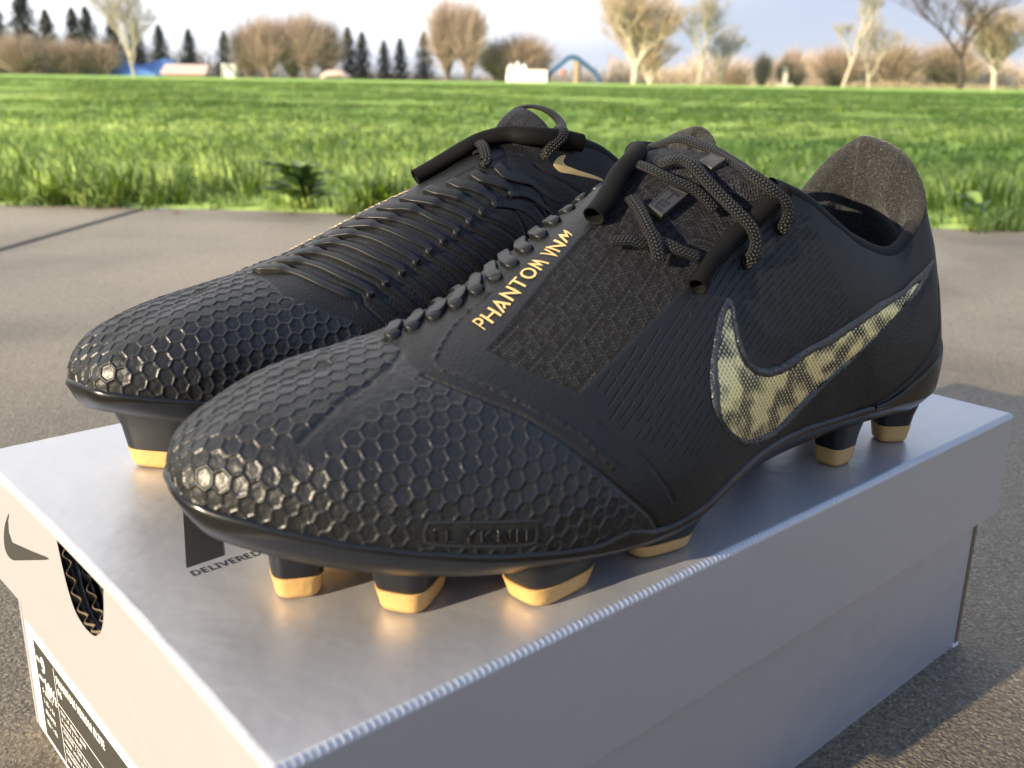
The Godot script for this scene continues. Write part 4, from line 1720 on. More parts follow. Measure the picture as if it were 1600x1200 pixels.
# the wave of corrugated board along a cut line
func flute(s: Build, line: PackedVector2Array, x0: float, x1: float) -> void:
	var dense := PackedVector2Array()
	for k in line.size() - 1:
		var n := maxi(2, int(line[k].distance_to(line[k + 1]) / 0.0006))
		for q in n:
			dense.append(line[k].lerp(line[k + 1], q / float(n)))
	dense.append(line[line.size() - 1])
	var middle := Vector2(-0.117, 0.112)
	var gone := 0.0
	for k in dense.size() - 1:
		var a := dense[k]
		var b := dense[k + 1]
		var wa := 0.5 + 0.5 * sin(gone * TAU / 0.0058)
		gone += a.distance_to(b)
		var wb := 0.5 + 0.5 * sin(gone * TAU / 0.0058)
		var outa := (a - middle).normalized() * 0.004
		var outb := (b - middle).normalized() * 0.004
		var xa := lerpf(x0, x1, wa)
		var xb := lerpf(x0, x1, wb)
		var p := [Vector3(xa, a.y - outa.y * 0.1, a.x - outa.x * 0.1), Vector3(xb, b.y - outb.y * 0.1, b.x - outb.x * 0.1), Vector3(xb, b.y + outb.y, b.x + outb.x), Vector3(xa, a.y + outa.y, a.x + outa.x)]
		for lay in 2:
			var d := Vector3(0.00035 * lay, 0, 0)
			if lay == 0:
				s.flat_quad(p[0] + d, p[1] + d, p[2] + d, p[3] + d)
			else:
				s.flat_quad(p[3] + d, p[2] + d, p[1] + d, p[0] + d)
		var th := Vector3(0.00035, 0, 0)
		s.flat_quad(p[0], p[0] + th, p[1] + th, p[1])


func lid() -> void:
	var top := thing("shoebox_cover", "silver lid of the shoebox with finger hole and beaded front edge, carrying both boots", "lid")
	var r := 0.0022
	var thick := 0.0026
	# outline with rounded corners: [point, outward, side]
	var loop := []
	var corners := [[Vector2(r, -r), PI / 2.0, 0], [Vector2(r, -BOX_W + r), PI, 1], [Vector2(BOX_L - r, -BOX_W + r), PI * 1.5, 2], [Vector2(BOX_L - r, -r), TAU, 3]]
	# sides in order: 0 end (x = 0), 1 back (z = -W), 2 far end (x = L), 3 front (z = 0)
	for k in 4:
		var c: Vector2 = corners[k][0]
		for q in 5:
			var a: float = corners[k][1] + q * PI / 8.0
			var n := Vector2(cos(a), sin(a))
			loop.append([c + n * r, n, k])
		var nxt: Vector2 = corners[(k + 1) % 4][0]
		var a2: float = corners[k][1] + PI / 2.0
		var n2 := Vector2(cos(a2), sin(a2))
		var length := c.distance_to(nxt)
		var steps := int(length / (0.00024 if k == 3 else 0.004))
		for q in range(1, steps):
			loop.append([c.lerp(nxt, q / float(steps)) + n2 * r, n2, k])
	var folds := [Build.new(), Build.new(), Build.new(), Build.new()]
	var flaps := [Build.new(), Build.new(), Build.new(), Build.new()]
	var wear := FastNoiseLite.new()
	wear.seed = 15
	wear.frequency = 120.0
	var rim := PackedVector3Array()
	for k in loop.size():
		var a: Array = loop[k]
		var b: Array = loop[(k + 1) % loop.size()]
		var side: int = a[2]
		var prof := []
		for two in [a, b]:
			var p: Vector2 = two[0]
			var n: Vector2 = two[1]
			var shift := bow(p.y) * clampf(1.0 - p.x / 0.02, 0.0, 1.0)
			var row := PackedVector3Array()
			for q in 7:
				var ang := PI / 2.0 * (1.0 - q / 6.0)
				var rr := r
				if side == 3 and n.y > 0.99:
					rr += (0.00020 * maxf(0.0, cos(p.x * TAU / 0.0019)) * (0.85 + 0.6 * wear.get_noise_2d(p.x * 3.0, 0.0)) - 0.0001) * pow(sin(2.0 * ang), 2.0)
				else:
					rr += 0.00025 * wear.get_noise_2d(p.x, p.y) * sin(2.0 * ang)
				var c := p - n * r
				row.append(Vector3(c.x + n.x * rr * cos(ang) + shift, LID_Y - r + rr * sin(ang), c.y + n.y * rr * cos(ang)))
			row.append(Vector3(p.x + shift, LID_Y - LID_H, p.y))
			row.append(Vector3(p.x - n.x * thick + shift, LID_Y - LID_H, p.y - n.y * thick))
			row.append(Vector3(p.x - n.x * thick + shift, LID_Y - 0.004, p.y - n.y * thick))
			prof.append(row)
		rim.append(prof[0][0])
		var fold: Build = folds[side]
		var at := fold.v.size()
		for row in prof:
			for q in 7:
				fold.add(row[q])
		for q in 6:
			fold.quad(at + q, at + q + 1, at + 7 + q + 1, at + 7 + q)
		var flap: Build = flaps[side]
		var end_wall: bool = side == 0 and a[1].x < -0.99 and b[1].x < -0.99
		if end_wall:
			continue
		for q in range(6, 9):
			flap.flat_quad(prof[0][q], prof[0][q + 1], prof[1][q + 1], prof[1][q])
	# the near end wall with its finger hole
	var outline := PackedVector2Array()
	var low := LID_Y - LID_H
	var from := -BOX_W + r
	for q in 31:
		outline.append(Vector2(lerpf(from, -r, q / 30.0), low))
	for q in 15:
		outline.append(Vector2(lerpf(-r, -0.0975, q / 14.0), LID_Y - r))
	var cut := smooth_path(to3(NOTCH), 4)
	for k in range(cut.size() - 1, -1, -1):
		outline.append(Vector2(cut[k].x, minf(cut[k].y, LID_Y - r - 0.0002)))
	for q in 12:
		outline.append(Vector2(lerpf(-0.1365, from, q / 11.0), LID_Y - r))
	panel_across(flaps[0], outline, 0.0, thick, true)
	var board := Build.new()
	flute(board, to2(cut), 0.0027, 0.0046)
	obj("corrugation", board, M.kraft, top)
	var kinds := ["end_flap", "side_flap", "end_flap", "side_flap"]
	for k in 4:
		var flap := obj(kinds[k], flaps[k], M.silver, top)
		obj("fold", folds[k], M.silver, flap)
	# top sheet
	var s := Build.new()
	var hub := s.add(Vector3(BOX_L / 2.0, LID_Y, -BOX_W / 2.0))
	for p in rim:
		s.add(p)
	for k in rim.size():
		s.tri(hub, 1 + (k + 1) % rim.size(), 1 + k)
	face_up(s)
	obj("top_panel", s, M.silver, top)
	# print on the lid
	s = Build.new()
	var logo := PackedVector2Array([Vector2(0.0226, -0.0909), Vector2(0.0340, -0.0913), Vector2(0.0386, -0.1022), Vector2(0.0500, -0.1350), Vector2(0.0402, -0.1350), Vector2(0.0372, -0.1266)])
	flat_print(s, logo, LID_Y + 0.00012)
	obj("printed_emblem", s, M.ink, top)
	var word := text_mesh("DELIVERED", 0.0030)
	var words := obj("printed_word", word, M.ink, top)
	var wide: float = word.get_aabb().size.x
	words.transform = Transform3D(Basis(Vector3(0.0203 / wide, 0, 0), Vector3(0, 0, -1.0), Vector3(0, 1, 0)), Vector3(0.0222 + 0.01015, LID_Y + 0.00012, -0.0865))
	# swoosh on the end flap
	s = Build.new()
	var ring := smooth_ring(points2(LID_SWOOSH), 3)
	var faces := Geometry2D.triangulate_polygon(ring)
	for p in ring:
		s.add(Vector3(bow(p.x) - 0.00015, p.y, p.x))
	for k in range(0, faces.size(), 3):
		s.tri(faces[k], faces[k + 1], faces[k + 2])
	face_outwards(s, Vector3(0.02, 0.09, -0.17))
	obj("printed_swoosh", s, M.soft_ink, top)


func to2(a: PackedVector3Array) -> PackedVector2Array:
	var out := PackedVector2Array()
	for p in a:
		out.append(Vector2(p.x, p.y))
	return out


func to3(a: Array) -> PackedVector3Array:
	var out := PackedVector3Array()
	for p in a:
		out.append(Vector3(p[0], p[1], 0.0))
	return out


func face_up(s: Build) -> void:
	for k in range(0, s.i.size(), 3):
		if (s.v[s.i[k + 1]] - s.v[s.i[k]]).cross(s.v[s.i[k + 2]] - s.v[s.i[k]]).y < 0.0:
			var keep := s.i[k + 1]
			s.i[k + 1] = s.i[k + 2]
			s.i[k + 2] = keep


func flat_print(s: Build, ring: PackedVector2Array, y: float) -> void:
	var faces := Geometry2D.triangulate_polygon(ring)
	for p in ring:
		s.add(Vector3(p.x, y, p.y))
	for k in range(0, faces.size(), 3):
		s.tri(faces[k], faces[k + 1], faces[k + 2])
	face_up(s)


func text_mesh(words: String, height: float, bold := false) -> TextMesh:
	var font := SystemFont.new()
	font.font_names = PackedStringArray(["Droid Sans"])
	if bold:
		font.font_weight = 700
	var t := TextMesh.new()
	t.text = words
	t.font = font
	t.font_size = 32
	t.pixel_size = height / 23.0
	t.depth = 0.0001
	return t


func label_text(words: String, z: float, y: float, height: float, m: Material, parent: Node, x: float, stretch := 1.0) -> void:
	var t := text_mesh(words, height, true)
	var o := obj("label_text", t, m, parent)
	var wide: float = t.get_aabb().size.x * stretch
	o.transform = Transform3D(Basis(Vector3(0, 0, stretch), Vector3(0, 1, 0), Vector3(-1, 0, 0)), Vector3(x, y, z + wide / 2.0))


func label_on(body: Node3D, e: float) -> void:
	var s := Build.new()
	s.box(Vector3(e - 0.00025, 0.0012, -0.2094), Vector3(e - 0.0000, 0.0478, -0.070))
	var sticker := obj("size_label", s, M.paper, body)
	s = Build.new()
	s.box(Vector3(e - 0.0004, 0.0030, -0.2006), Vector3(e - 0.00026, 0.0440, -0.078))
	obj("label_print", s, M.soft_ink, sticker)
	var x := e - 0.00046
	label_text("us", -0.1985, 0.0378, 0.0020, M.paper, sticker, x)
	label_text("9", -0.1935, 0.0372, 0.0066, M.paper, sticker, x)
	label_text("eur", -0.1985, 0.0300, 0.0020, M.paper, sticker, x)
	label_text("10½", -0.1930, 0.0288, 0.0060, M.paper, sticker, x, 0.85)
	label_text("PHANTOM VENOM ELITE", -0.1758, 0.0395, 0.0034, M.paper, sticker, x, 0.86)
	label_text("FG", -0.1758, 0.0347, 0.0026, M.paper, sticker, x)
	s = Build.new()
	for q in [[-0.1782, 0.0036, -0.1778, 0.0430], [-0.1775, 0.0288, -0.080, 0.0291], [-0.1775, 0.0202, -0.080, 0.0205], [-0.1775, 0.0120, -0.080, 0.0123]]:
		s.box(Vector3(x, q[1], q[0]), Vector3(e - 0.00041, q[3], q[2]))
	obj("label_rule", s, M.paper, sticker)
	s = Build.new()
	var r := RandomNumberGenerator.new()
	r.seed = 2
	for row in 4:
		small_print(s, r, -0.1965, -0.1850, 0.0238 - row * 0.0046, 0.0022, x, e)
	for row in 6:
		var y: float = [0.0258, 0.0226, 0.0178, 0.0146, 0.0095, 0.0062][row]
		small_print(s, r, -0.1755, [-0.150, -0.155, -0.145, -0.15, -0.15, -0.158][row], y, 0.0015, x, e)
	obj("small_print", s, M.paper, sticker)
	s = Build.new()
	for row in 4:
		s.box(Vector3(e - 0.00032, 0.0425 - row * 0.0016, -0.2075), Vector3(e - 0.00026, 0.0428 - row * 0.0016, -0.2022))
	obj("small_print", s, M.soft_ink, sticker)


func small_print(s: Build, r: RandomNumberGenerator, from: float, to: float, y: float, high: float, x: float, e: float) -> void:
	var z := from
	while z < to:
		var w := r.randf_range(0.0005, 0.0011)
		var tall := high * r.randf_range(0.7, 1.0)
		s.box(Vector3(x, y, z), Vector3(e - 0.00041, y + tall * 0.25, z + w))
		s.box(Vector3(x, y + tall * 0.25, z), Vector3(e - 0.00041, y + tall, z + w * 0.4))
		if r.randf() < 0.6:
			s.box(Vector3(x, y + tall * 0.75, z + w * 0.4), Vector3(e - 0.00041, y + tall, z + w))
		z += w + (0.0004 if r.randf() < 0.82 else 0.0016)


# ---------------------------------------------------------------- path, lawn and field edge

func spot(e: float, n: float, y := 0.0) -> Vector3:
	return ALONG * e + AWAY * n + Vector3.UP * y


func ground_height(e: float, n: float) -> float:
	if n < LAWN_N:
		return -0.03
	var y := -0.04 * clampf(n / 75.0, 0.0, 1.0) - 1.35 * smoothstep(76.0, 90.0, n)
	return y + (0.012 * sin(e * 1.7 + n * 0.9) + 0.010 * sin(n * 2.3 - e * 0.6)) * smoothstep(1.7, 4.0, n) * (1.0 - smoothstep(15.0, 40.0, n))


func ground() -> void:
	var path := Node3D.new()
	path.name = "path"
	add_child(path)
	path.set_meta("kind", "structure")
	var wide := 1.827
	var gap := 0.009
	for k in range(-3, 4):
		for row in 2:
			var e0 := -0.777 + wide * k + gap / 2.0
			var e1 := e0 + wide - gap
			var n1 := LAWN_N if row == 0 else -1.2 - gap
			var n0 := -1.2 if row == 0 else -3.6
			var s := Build.new()
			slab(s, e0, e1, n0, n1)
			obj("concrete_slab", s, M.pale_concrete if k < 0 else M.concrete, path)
	var s := Build.new()
	var cuts_e := [-320.0, -160.0, -90.0, -60.0, -40.0, -28.0, -20.0, -14.0, -10.0, -7.0, -5.0, -3.6, -2.6, -1.9, -1.3, -0.8, -0.4, 0.0, 0.4, 0.8, 1.3, 1.9, 2.6, 3.6, 5.0, 7.0, 10.0, 14.0, 20.0, 28.0, 40.0, 60.0, 90.0, 160.0, 320.0]
	var cuts_n := [-120.0, -30.0, -8.0, -3.7, -1.0, 1.0, 1.635, 1.65, 1.8, 2.0, 2.3, 2.6, 3.0, 3.5, 4.0, 4.5, 5.0, 5.6, 6.3, 7.0, 8.0, 9.0, 10.5, 12.0, 14.0, 16.0, 19.0, 22.0, 26.0, 31.0, 37.0, 44.0, 52.0, 60.0, 68.0, 75.0, 80.0, 85.0, 90.0, 110.0, 160.0, 320.0]
	var noise := tone_noise()
	for n in cuts_n:
		for e in cuts_e:
			s.add(spot(e, n, ground_height(e, n)))
			s.c.append(lawn_color(noise, e, n, true))
	for r in cuts_n.size() - 1:
		for k in cuts_e.size() - 1:
			var a := r * cuts_e.size() + k
			s.quad(a, a + 1, a + 1 + cuts_e.size(), a + cuts_e.size())
	face_up(s)
	struct("ground", s, M.turf)


func slab(s: Build, e0: float, e1: float, n0: float, n1: float) -> void:
	# top with worn, rounded edges
	var b := 0.006
	var ring := []
	for lay in [[0.0, -0.05], [0.0, -b], [b * 0.3, -b * 0.3], [b, 0.0]]:
		var i: float = lay[0]
		ring.append([spot(e0 + i, n0 + i, lay[1]), spot(e1 - i, n0 + i, lay[1]), spot(e1 - i, n1 - i, lay[1]), spot(e0 + i, n1 - i, lay[1])])
	for lay in 3:
		for k in 4:
			s.flat_quad(ring[lay][k], ring[lay][(k + 1) % 4], ring[lay + 1][(k + 1) % 4], ring[lay + 1][k])
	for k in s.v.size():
		s.c.append(near_shade(0.3))
	# the top, in strips: shade painted into the colour, deepening away from the lawn
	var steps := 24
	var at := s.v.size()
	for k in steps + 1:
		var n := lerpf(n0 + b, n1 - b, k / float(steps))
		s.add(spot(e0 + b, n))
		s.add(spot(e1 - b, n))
		s.c.append(near_shade(n))
		s.c.append(near_shade(n))
	for k in steps:
		s.quad(at + k * 2, at + k * 2 + 1, at + k * 2 + 3, at + k * 2 + 2)
	var middle := spot((e0 + e1) / 2.0, (n0 + n1) / 2.0, -0.03)
	face_outwards(s, middle)


func near_shade(n: float) -> Color:  # shading towards the near side, painted as a vertex colour
	var toward_lawn := smoothstep(-0.1, 1.15, n)
	return Color(0.50, 0.475, 0.44).lerp(Color(1.0, 1.0, 1.0), toward_lawn)


func tone_noise() -> FastNoiseLite:
	var noise := FastNoiseLite.new()
	noise.seed = 44
	noise.frequency = 0.35
	noise.fractal_octaves = 4
	return noise


func lawn_color(noise: FastNoiseLite, e: float, n: float, soil: bool) -> Color:
	# mown bands and patches of younger, yellower grass
	var k := noise.get_noise_2d(e * 0.28, n * 1.3) * 0.9 + 0.5 * noise.get_noise_2d(e * 1.1 + 40.0, n * 1.9)
	k += 0.75 * exp(-pow((n - 4.7 - 0.25 * sin(e * 0.7)) / 0.55, 2.0)) + 0.25 * exp(-pow((n - 9.5) / 1.6, 2.0)) - 0.2 * exp(-pow((n - 3.1) / 0.4, 2.0)) - 0.15 * smoothstep(20.0, 60.0, n)
	var c := Color(0.29, 0.49, 0.11).lerp(Color(0.66, 0.84, 0.25), clampf(0.32 + k * 0.75, 0.0, 1.0))
	if soil:
		c = c.lerp(Color(0.15, 0.20, 0.06), 0.3 * (1.0 - smoothstep(8.0, 30.0, n)))
	return c


func clump(number: int, blades: int, spread: float, tall: float, broad: float) -> ArrayMesh:
	var r := RandomNumberGenerator.new()
	r.seed = 300 + number
	var s := Build.new()
	for k in blades:
		var a := r.randf() * TAU
		var root := Vector3(cos(a), 0, sin(a)) * spread * sqrt(r.randf())
		var way := Vector3(cos(a + r.randf_range(-1.2, 1.2)), 0, sin(a + r.randf_range(-1.2, 1.2)))
		var side := Vector3(-way.z, 0, way.x)
		var h := tall * r.randf_range(0.45, 1.0)
		var lean := r.randf_range(0.1, 0.75) * h
		var w := broad * r.randf_range(0.6, 1.2)
		var tint := r.randf_range(0.75, 1.25)
		var warm := r.randf_range(0.9, 1.25) if r.randf() < 0.85 else 1.9
		var at := s.v.size()
		for q in 4:
			var f := q / 3.0
			var p := root + way * lean * f * f + Vector3.UP * h * (f - 0.25 * f * f * lean / h)
			var half := w * (1.0 - f * f * 0.95)
			s.add(p - side * half)
			s.add(p + side * half)
			var c := Color(tint * warm, tint, tint * 0.9).lerp(Color(tint * warm * 1.25, tint * 1.15, tint), f)
			s.c.append(c)
			s.c.append(c)
		for q in 3:
			s.quad(at + q * 2, at + q * 2 + 1, at + q * 2 + 3, at + q * 2 + 2)
	for k in s.v.size():
		s.n.append(Vector3(0, 0.8, 0) + Vector3(s.v[k].x, 0, s.v[k].z).normalized() * 0.6)
		s.n[k] = s.n[k].normalized()
	return s.mesh()


func lawn() -> void:
	var noise := tone_noise()
	# [from, to, half width at from, half width at to, clumps per square metre, blades, spread, height, blade half width]
	var zones := [[1.60, 2.05, 1.6, 1.9, 1100.0, 16, 0.032, 0.066, 0.0017], [2.05, 3.4, 1.9, 2.8, 620.0, 16, 0.04, 0.044, 0.0018], [3.4, 7.0, 2.8, 5.2, 230.0, 18, 0.06, 0.036, 0.0026], [7.0, 16.0, 5.2, 11.0, 48.0, 22, 0.12, 0.036, 0.0045], [16.0, 40.0, 11.0, 26.0, 9.0, 26, 0.26, 0.045, 0.009]]
	for z in zones.size():
		var q: Array = zones[z]
		var shapes := 2
		for v in shapes:
			var area: float = (q[1] - q[0]) * (q[2] + q[3])
			var count := int(area * q[4] / shapes)
			var mm := MultiMesh.new()
			mm.transform_format = MultiMesh.TRANSFORM_3D
			mm.use_colors = true
			mm.mesh = clump(z * 4 + v, q[5], q[6], q[7], q[8])
			mm.instance_count = count
			for k in count:
				var f := rng.randf()
				var n := lerpf(q[0], q[1], f)
				var half := lerpf(q[2], q[3], f)
				var e := rng.randf_range(-half, half)
				if z == 0 and n < 1.66 and rng.randf() < 0.35:
					n += 0.08
				var size := rng.randf_range(0.65, 1.2)
				if z == 0:
					size *= (0.5 + 0.95 * smoothstep(-0.25, 0.4, noise.get_noise_2d(e * 8.0, n * 8.0))) * lerpf(0.5, 1.0, smoothstep(1.6, 1.72, n))
				mm.set_instance_transform(k, Transform3D(Basis(Vector3.UP, rng.randf() * TAU).scaled(Vector3.ONE * size), spot(e, n, ground_height(e, n) + (0.025 if n < LAWN_N else 0.0) - 0.004)))
				var c := lawn_color(noise, e, n, false) * rng.randf_range(0.8, 1.2)
				c.a = 1.0
				mm.set_instance_color(k, c)
			var o := MultiMeshInstance3D.new()
			o.name = numbered("grass")
			o.multimesh = mm
			o.material_override = M.grass
			add_child(o)
			o.set_meta("kind", "stuff")
			o.set_meta("label", ["long green grass growing over the edge of the path", "green grass just behind the lawn's edge", "mown green grass in the near part of the field", "bright green grass in the middle of the field", "far green grass of the field before the trees"][z])
			o.set_meta("category", "grass")
	weeds()


func weeds() -> void:
	var r := RandomNumberGenerator.new()
	r.seed = 61
	var greens := [mat(lin(0.028, 0.07, 0.022), 0.5), mat(lin(0.045, 0.10, 0.03), 0.5), mat(lin(0.20, 0.30, 0.07), 0.5)]
	for m in greens:
		m.backlight_enabled = true
		m.backlight = Color(0.25, 0.3, 0.1)
	for w in [[-0.50, 1.71, 0.115, 46, 0.085, "dark green broad-leaved weed at the lawn's edge, left of the boots"], [-0.34, 1.70, 0.07, 22, 0.055, "small pale weed beside the large dark weed at the path's edge"], [0.30, 2.15, 0.085, 12, 0.07, "weed standing in the grass behind the lacing of the front boot"], [0.77, 1.72, 0.07, 10, 0.06, "weed with a yellow stalk in the grass right of the heel"]]:
		var o := thing("weed", w[5], "weed")
		o.position = spot(w[0], w[1], 0.0)
		for k in w[3]:
			var a := r.randf() * TAU
			var way := Vector3(cos(a), 0, sin(a))
			var side := Vector3(-way.z, 0, way.x)
			var reach: float = w[4] * r.randf_range(0.4, 1.0)
			var tall: float = w[2] * r.randf_range(0.25, 1.0)
			var half := reach * r.randf_range(0.14, 0.24)
			var s := Build.new()
			for q in 6:
				var f := q / 5.0
				var p := way * reach * pow(f, 1.3) + Vector3.UP * tall * (1.0 - pow(1.0 - f, 1.7)) * (1.0 - 0.25 * f)
				var wide := half * pow(sin(PI * clampf(f * 0.93 + 0.05, 0.0, 1.0)), 0.8) * (1.0 + 0.18 * sin(f * 26.0)) + 0.0012
				s.add(p - side * wide + Vector3.UP * wide * 0.35)
				s.add(p)
				s.add(p + side * wide + Vector3.UP * wide * 0.35)
			for q in 5:
				for c in 2:
					s.quad(q * 3 + c, q * 3 + c + 1, q * 3 + c + 4, q * 3 + c + 3)
			face_up(s)
			obj("leaf", s, greens[2] if k % 8 == 3 else greens[k % 2], o)
	var rust := mat(lin(0.34, 0.13, 0.05), 0.7)
	var tan_ := mat(lin(0.42, 0.25, 0.12), 0.7)
	for q in [[-0.285, 1.622, 0.016, "small orange fallen leaf on the path in front of the weeds", rust], [-0.69, 1.57, 0.014, "orange fallen leaf by the joint between the two slabs", rust], [-0.165, 2.05, 0.02, "reddish fallen leaf in the grass left of the far boot's laces", rust], [0.90, 1.75, 0.016, "pinkish fallen leaf in the grass at the right", tan_]]:
		var o := thing("fallen_leaf", q[3], "leaf")
		o.position = spot(q[0], q[1], 0.002 if q[1] < LAWN_N else 0.045)
		var s := Build.new()
		for k in 6:
			var f := k / 5.0
			var wide: float = q[2] * 0.42 * pow(sin(PI * clampf(f * 0.92 + 0.04, 0.0, 1.0)), 0.7)
			for c in 3:
				s.add(Vector3((f - 0.5) * q[2] * 1.5, 0.35 * q[2] * (f - 0.4) * (f - 0.4) * 4.0 * 0.5 + (0.3 * wide if c != 1 else 0.0), wide * (c - 1)))
		for k in 5:
			for c in 2:
				s.quad(k * 3 + c, k * 3 + c + 1, k * 3 + c + 4, k * 3 + c + 3)
		face_up(s)
		obj("blade", s, q[4], o)
		o.rotation.y = r.randf() * TAU


# ---------------------------------------------------------------- trees and playground beyond the field

func bare_tree(number: int, shape: Dictionary) -> Node3D:
	# a leafless tree one unit high: trunk and limbs, and its haze of twigs
	var r := RandomNumberGenerator.new()
	r.seed = 900 + number
	var wood := Build.new()
	var twigs := Build.new()
	var todo := [[Vector3.ZERO, Vector3(shape.lean, 1.0, 0.0).normalized(), shape.trunk, shape.girth, 0]]
	while todo.size():
		var b: Array = todo.pop_back()
		var p: Vector3 = b[0]
		var d: Vector3 = b[1]
		var length: float = b[2]
		var girth: float = b[3]
		var level: int = b[4]
		var pts := PackedVector3Array([p])
		var ups := PackedVector3Array()
		var ws := PackedFloat32Array([girth])
		for k in 4:
			d = (d + Vector3(r.randf_range(-1, 1), r.randf_range(-0.4, 0.8), r.randf_range(-1, 1)) * (0.09 if level == 0 else 0.16)).normalized()
			p += d * length / 4.0
			pts.append(p)
			ws.append(girth * lerpf(1.0, 0.62, (k + 1) / 4.0))
			if level >= 2:
				for q in shape.twigs:
					var t := (d * 0.6 + Vector3(r.randf_range(-1, 1), r.randf_range(-0.5, 1), r.randf_range(-1, 1)) * 0.9).normalized()
					var l: float = r.randf_range(0.03, 0.085) * shape.reach
					var side: Vector3 = t.cross(Vector3(r.randf_range(-1, 1), r.randf_range(-1, 1), r.randf_range(-1, 1))).normalized() * shape.fine
					var at := twigs.v.size()
					var tone := r.randf_range(0.7, 1.3)
					var start := p - d * length / 4.0 * r.randf()
					for c in [start - side, start + side, start + t * l * 0.6 + side * 0.7 + Vector3.UP * l * 0.05, start + t * l * 0.6 - side * 0.7 + Vector3.UP * l * 0.05, start + t * l + Vector3.UP * l * 0.15]:
						twigs.add(c)
						twigs.c.append(Color(tone, tone, tone))
					twigs.quad(at, at + 1, at + 2, at + 3)
					twigs.tri(at + 3, at + 2, at + 4)
		for k in 5:
			ups.append(Vector3(0.31, 0.2, 0.93))
		sweep(wood, pts, ups, ws, ws, 6 if level < 2 else 4, 1.0, 0.0, 1.0)
		if level < 4:
			var count: int = shape.forks[level]
			var spin := r.randf() * TAU
			for k in count:
				var a := spin + TAU * k / count + r.randf_range(-0.4, 0.4)
				var out := Vector3(cos(a), 0, sin(a))
				var open: float = shape.open * (1.0 if level else 0.9) * r.randf_range(0.6, 1.2)
				var nd: Vector3 = (d + out * open + Vector3.UP * shape.rise).normalized()
				var from := pts[4] if k < 2 or level == 0 and shape.low == 0 else pts[r.randi_range(2, 3)]
				todo.append([from, nd, length * shape.shrink * r.randf_range(0.8, 1.15), girth * 0.58, level + 1])
	var o := Node3D.new()
	var top := 0.0
	for v in twigs.v:
		top = maxf(top, v.y)
	for s in [wood, twigs]:
		for k in s.v.size():
			s.v[k] /= top
	obj("trunk", wood, shape.bark, o)
	obj("crown", twigs, shape.twig, o)
	return o


# the field's far edge runs square to this direction
const EYE_AHEAD := Vector3(0.664, 0.0, -0.7477)
const EYE_RIGHT := Vector3(0.7477, 0.0, 0.664)


func far_spot(e: float, n: float, y: float) -> Vector3:
	return EYE_RIGHT * e + EYE_AHEAD * n + Vector3(-0.07, y, 0.15)


func conifer(number: int, m: Material, bark: Material) -> Node3D:
	var r := RandomNumberGenerator.new()
	r.seed = 700 + number
	var wood := Build.new()
	sweep(wood, PackedVector3Array([Vector3.ZERO, Vector3(0, 0.5, 0), Vector3(0, 0.97, 0)]), PackedVector3Array([Vector3.RIGHT, Vector3.RIGHT, Vector3.RIGHT]), PackedFloat32Array([0.022, 0.013, 0.002]), PackedFloat32Array([0.022, 0.013, 0.002]), 6, 1.0, 0.0, 1.0)
	var s := Build.new()
	for k in 2600:
		var h := pow(r.randf(), 1.25)
		var a := r.randf() * TAU
		var lobe := 0.75 + 0.25 * sin(a * 3.0 + h * 31.0) + r.randf_range(-0.15, 0.15)
		var reach := (0.24 * pow(1.0 - h, 0.85) + 0.012) * lobe
		var out := Vector3(cos(a), 0, sin(a))
		var side := Vector3(-out.z, 0, out.x)
		var y := 0.05 + h * 0.95
		var from := reach * r.randf_range(0.25, 0.85)
		var p0 := out * from + Vector3.UP * y
		var p1 := out * minf(reach, from + 0.055) + Vector3.UP * (y - 0.022 + r.randf_range(-0.01, 0.012))
		var tone := r.randf_range(0.6, 1.4)
		var at := s.v.size()
		for c in [p0 - side * 0.014, p0 + side * 0.014, p1 + Vector3.UP * r.randf_range(0.0, 0.01)]:
			s.add(c)
			s.c.append(Color(tone, tone, tone))
		s.tri(at, at + 1, at + 2)
	var o := Node3D.new()
	obj("trunk", wood, bark, o)
	obj("crown", s, m, o)
	return o


func twig_material(r: float, g: float, b: float) -> StandardMaterial3D:
	var m := mat(lin(r, g, b), 0.9, 0.2)
	m.vertex_color_use_as_albedo = true
	return m


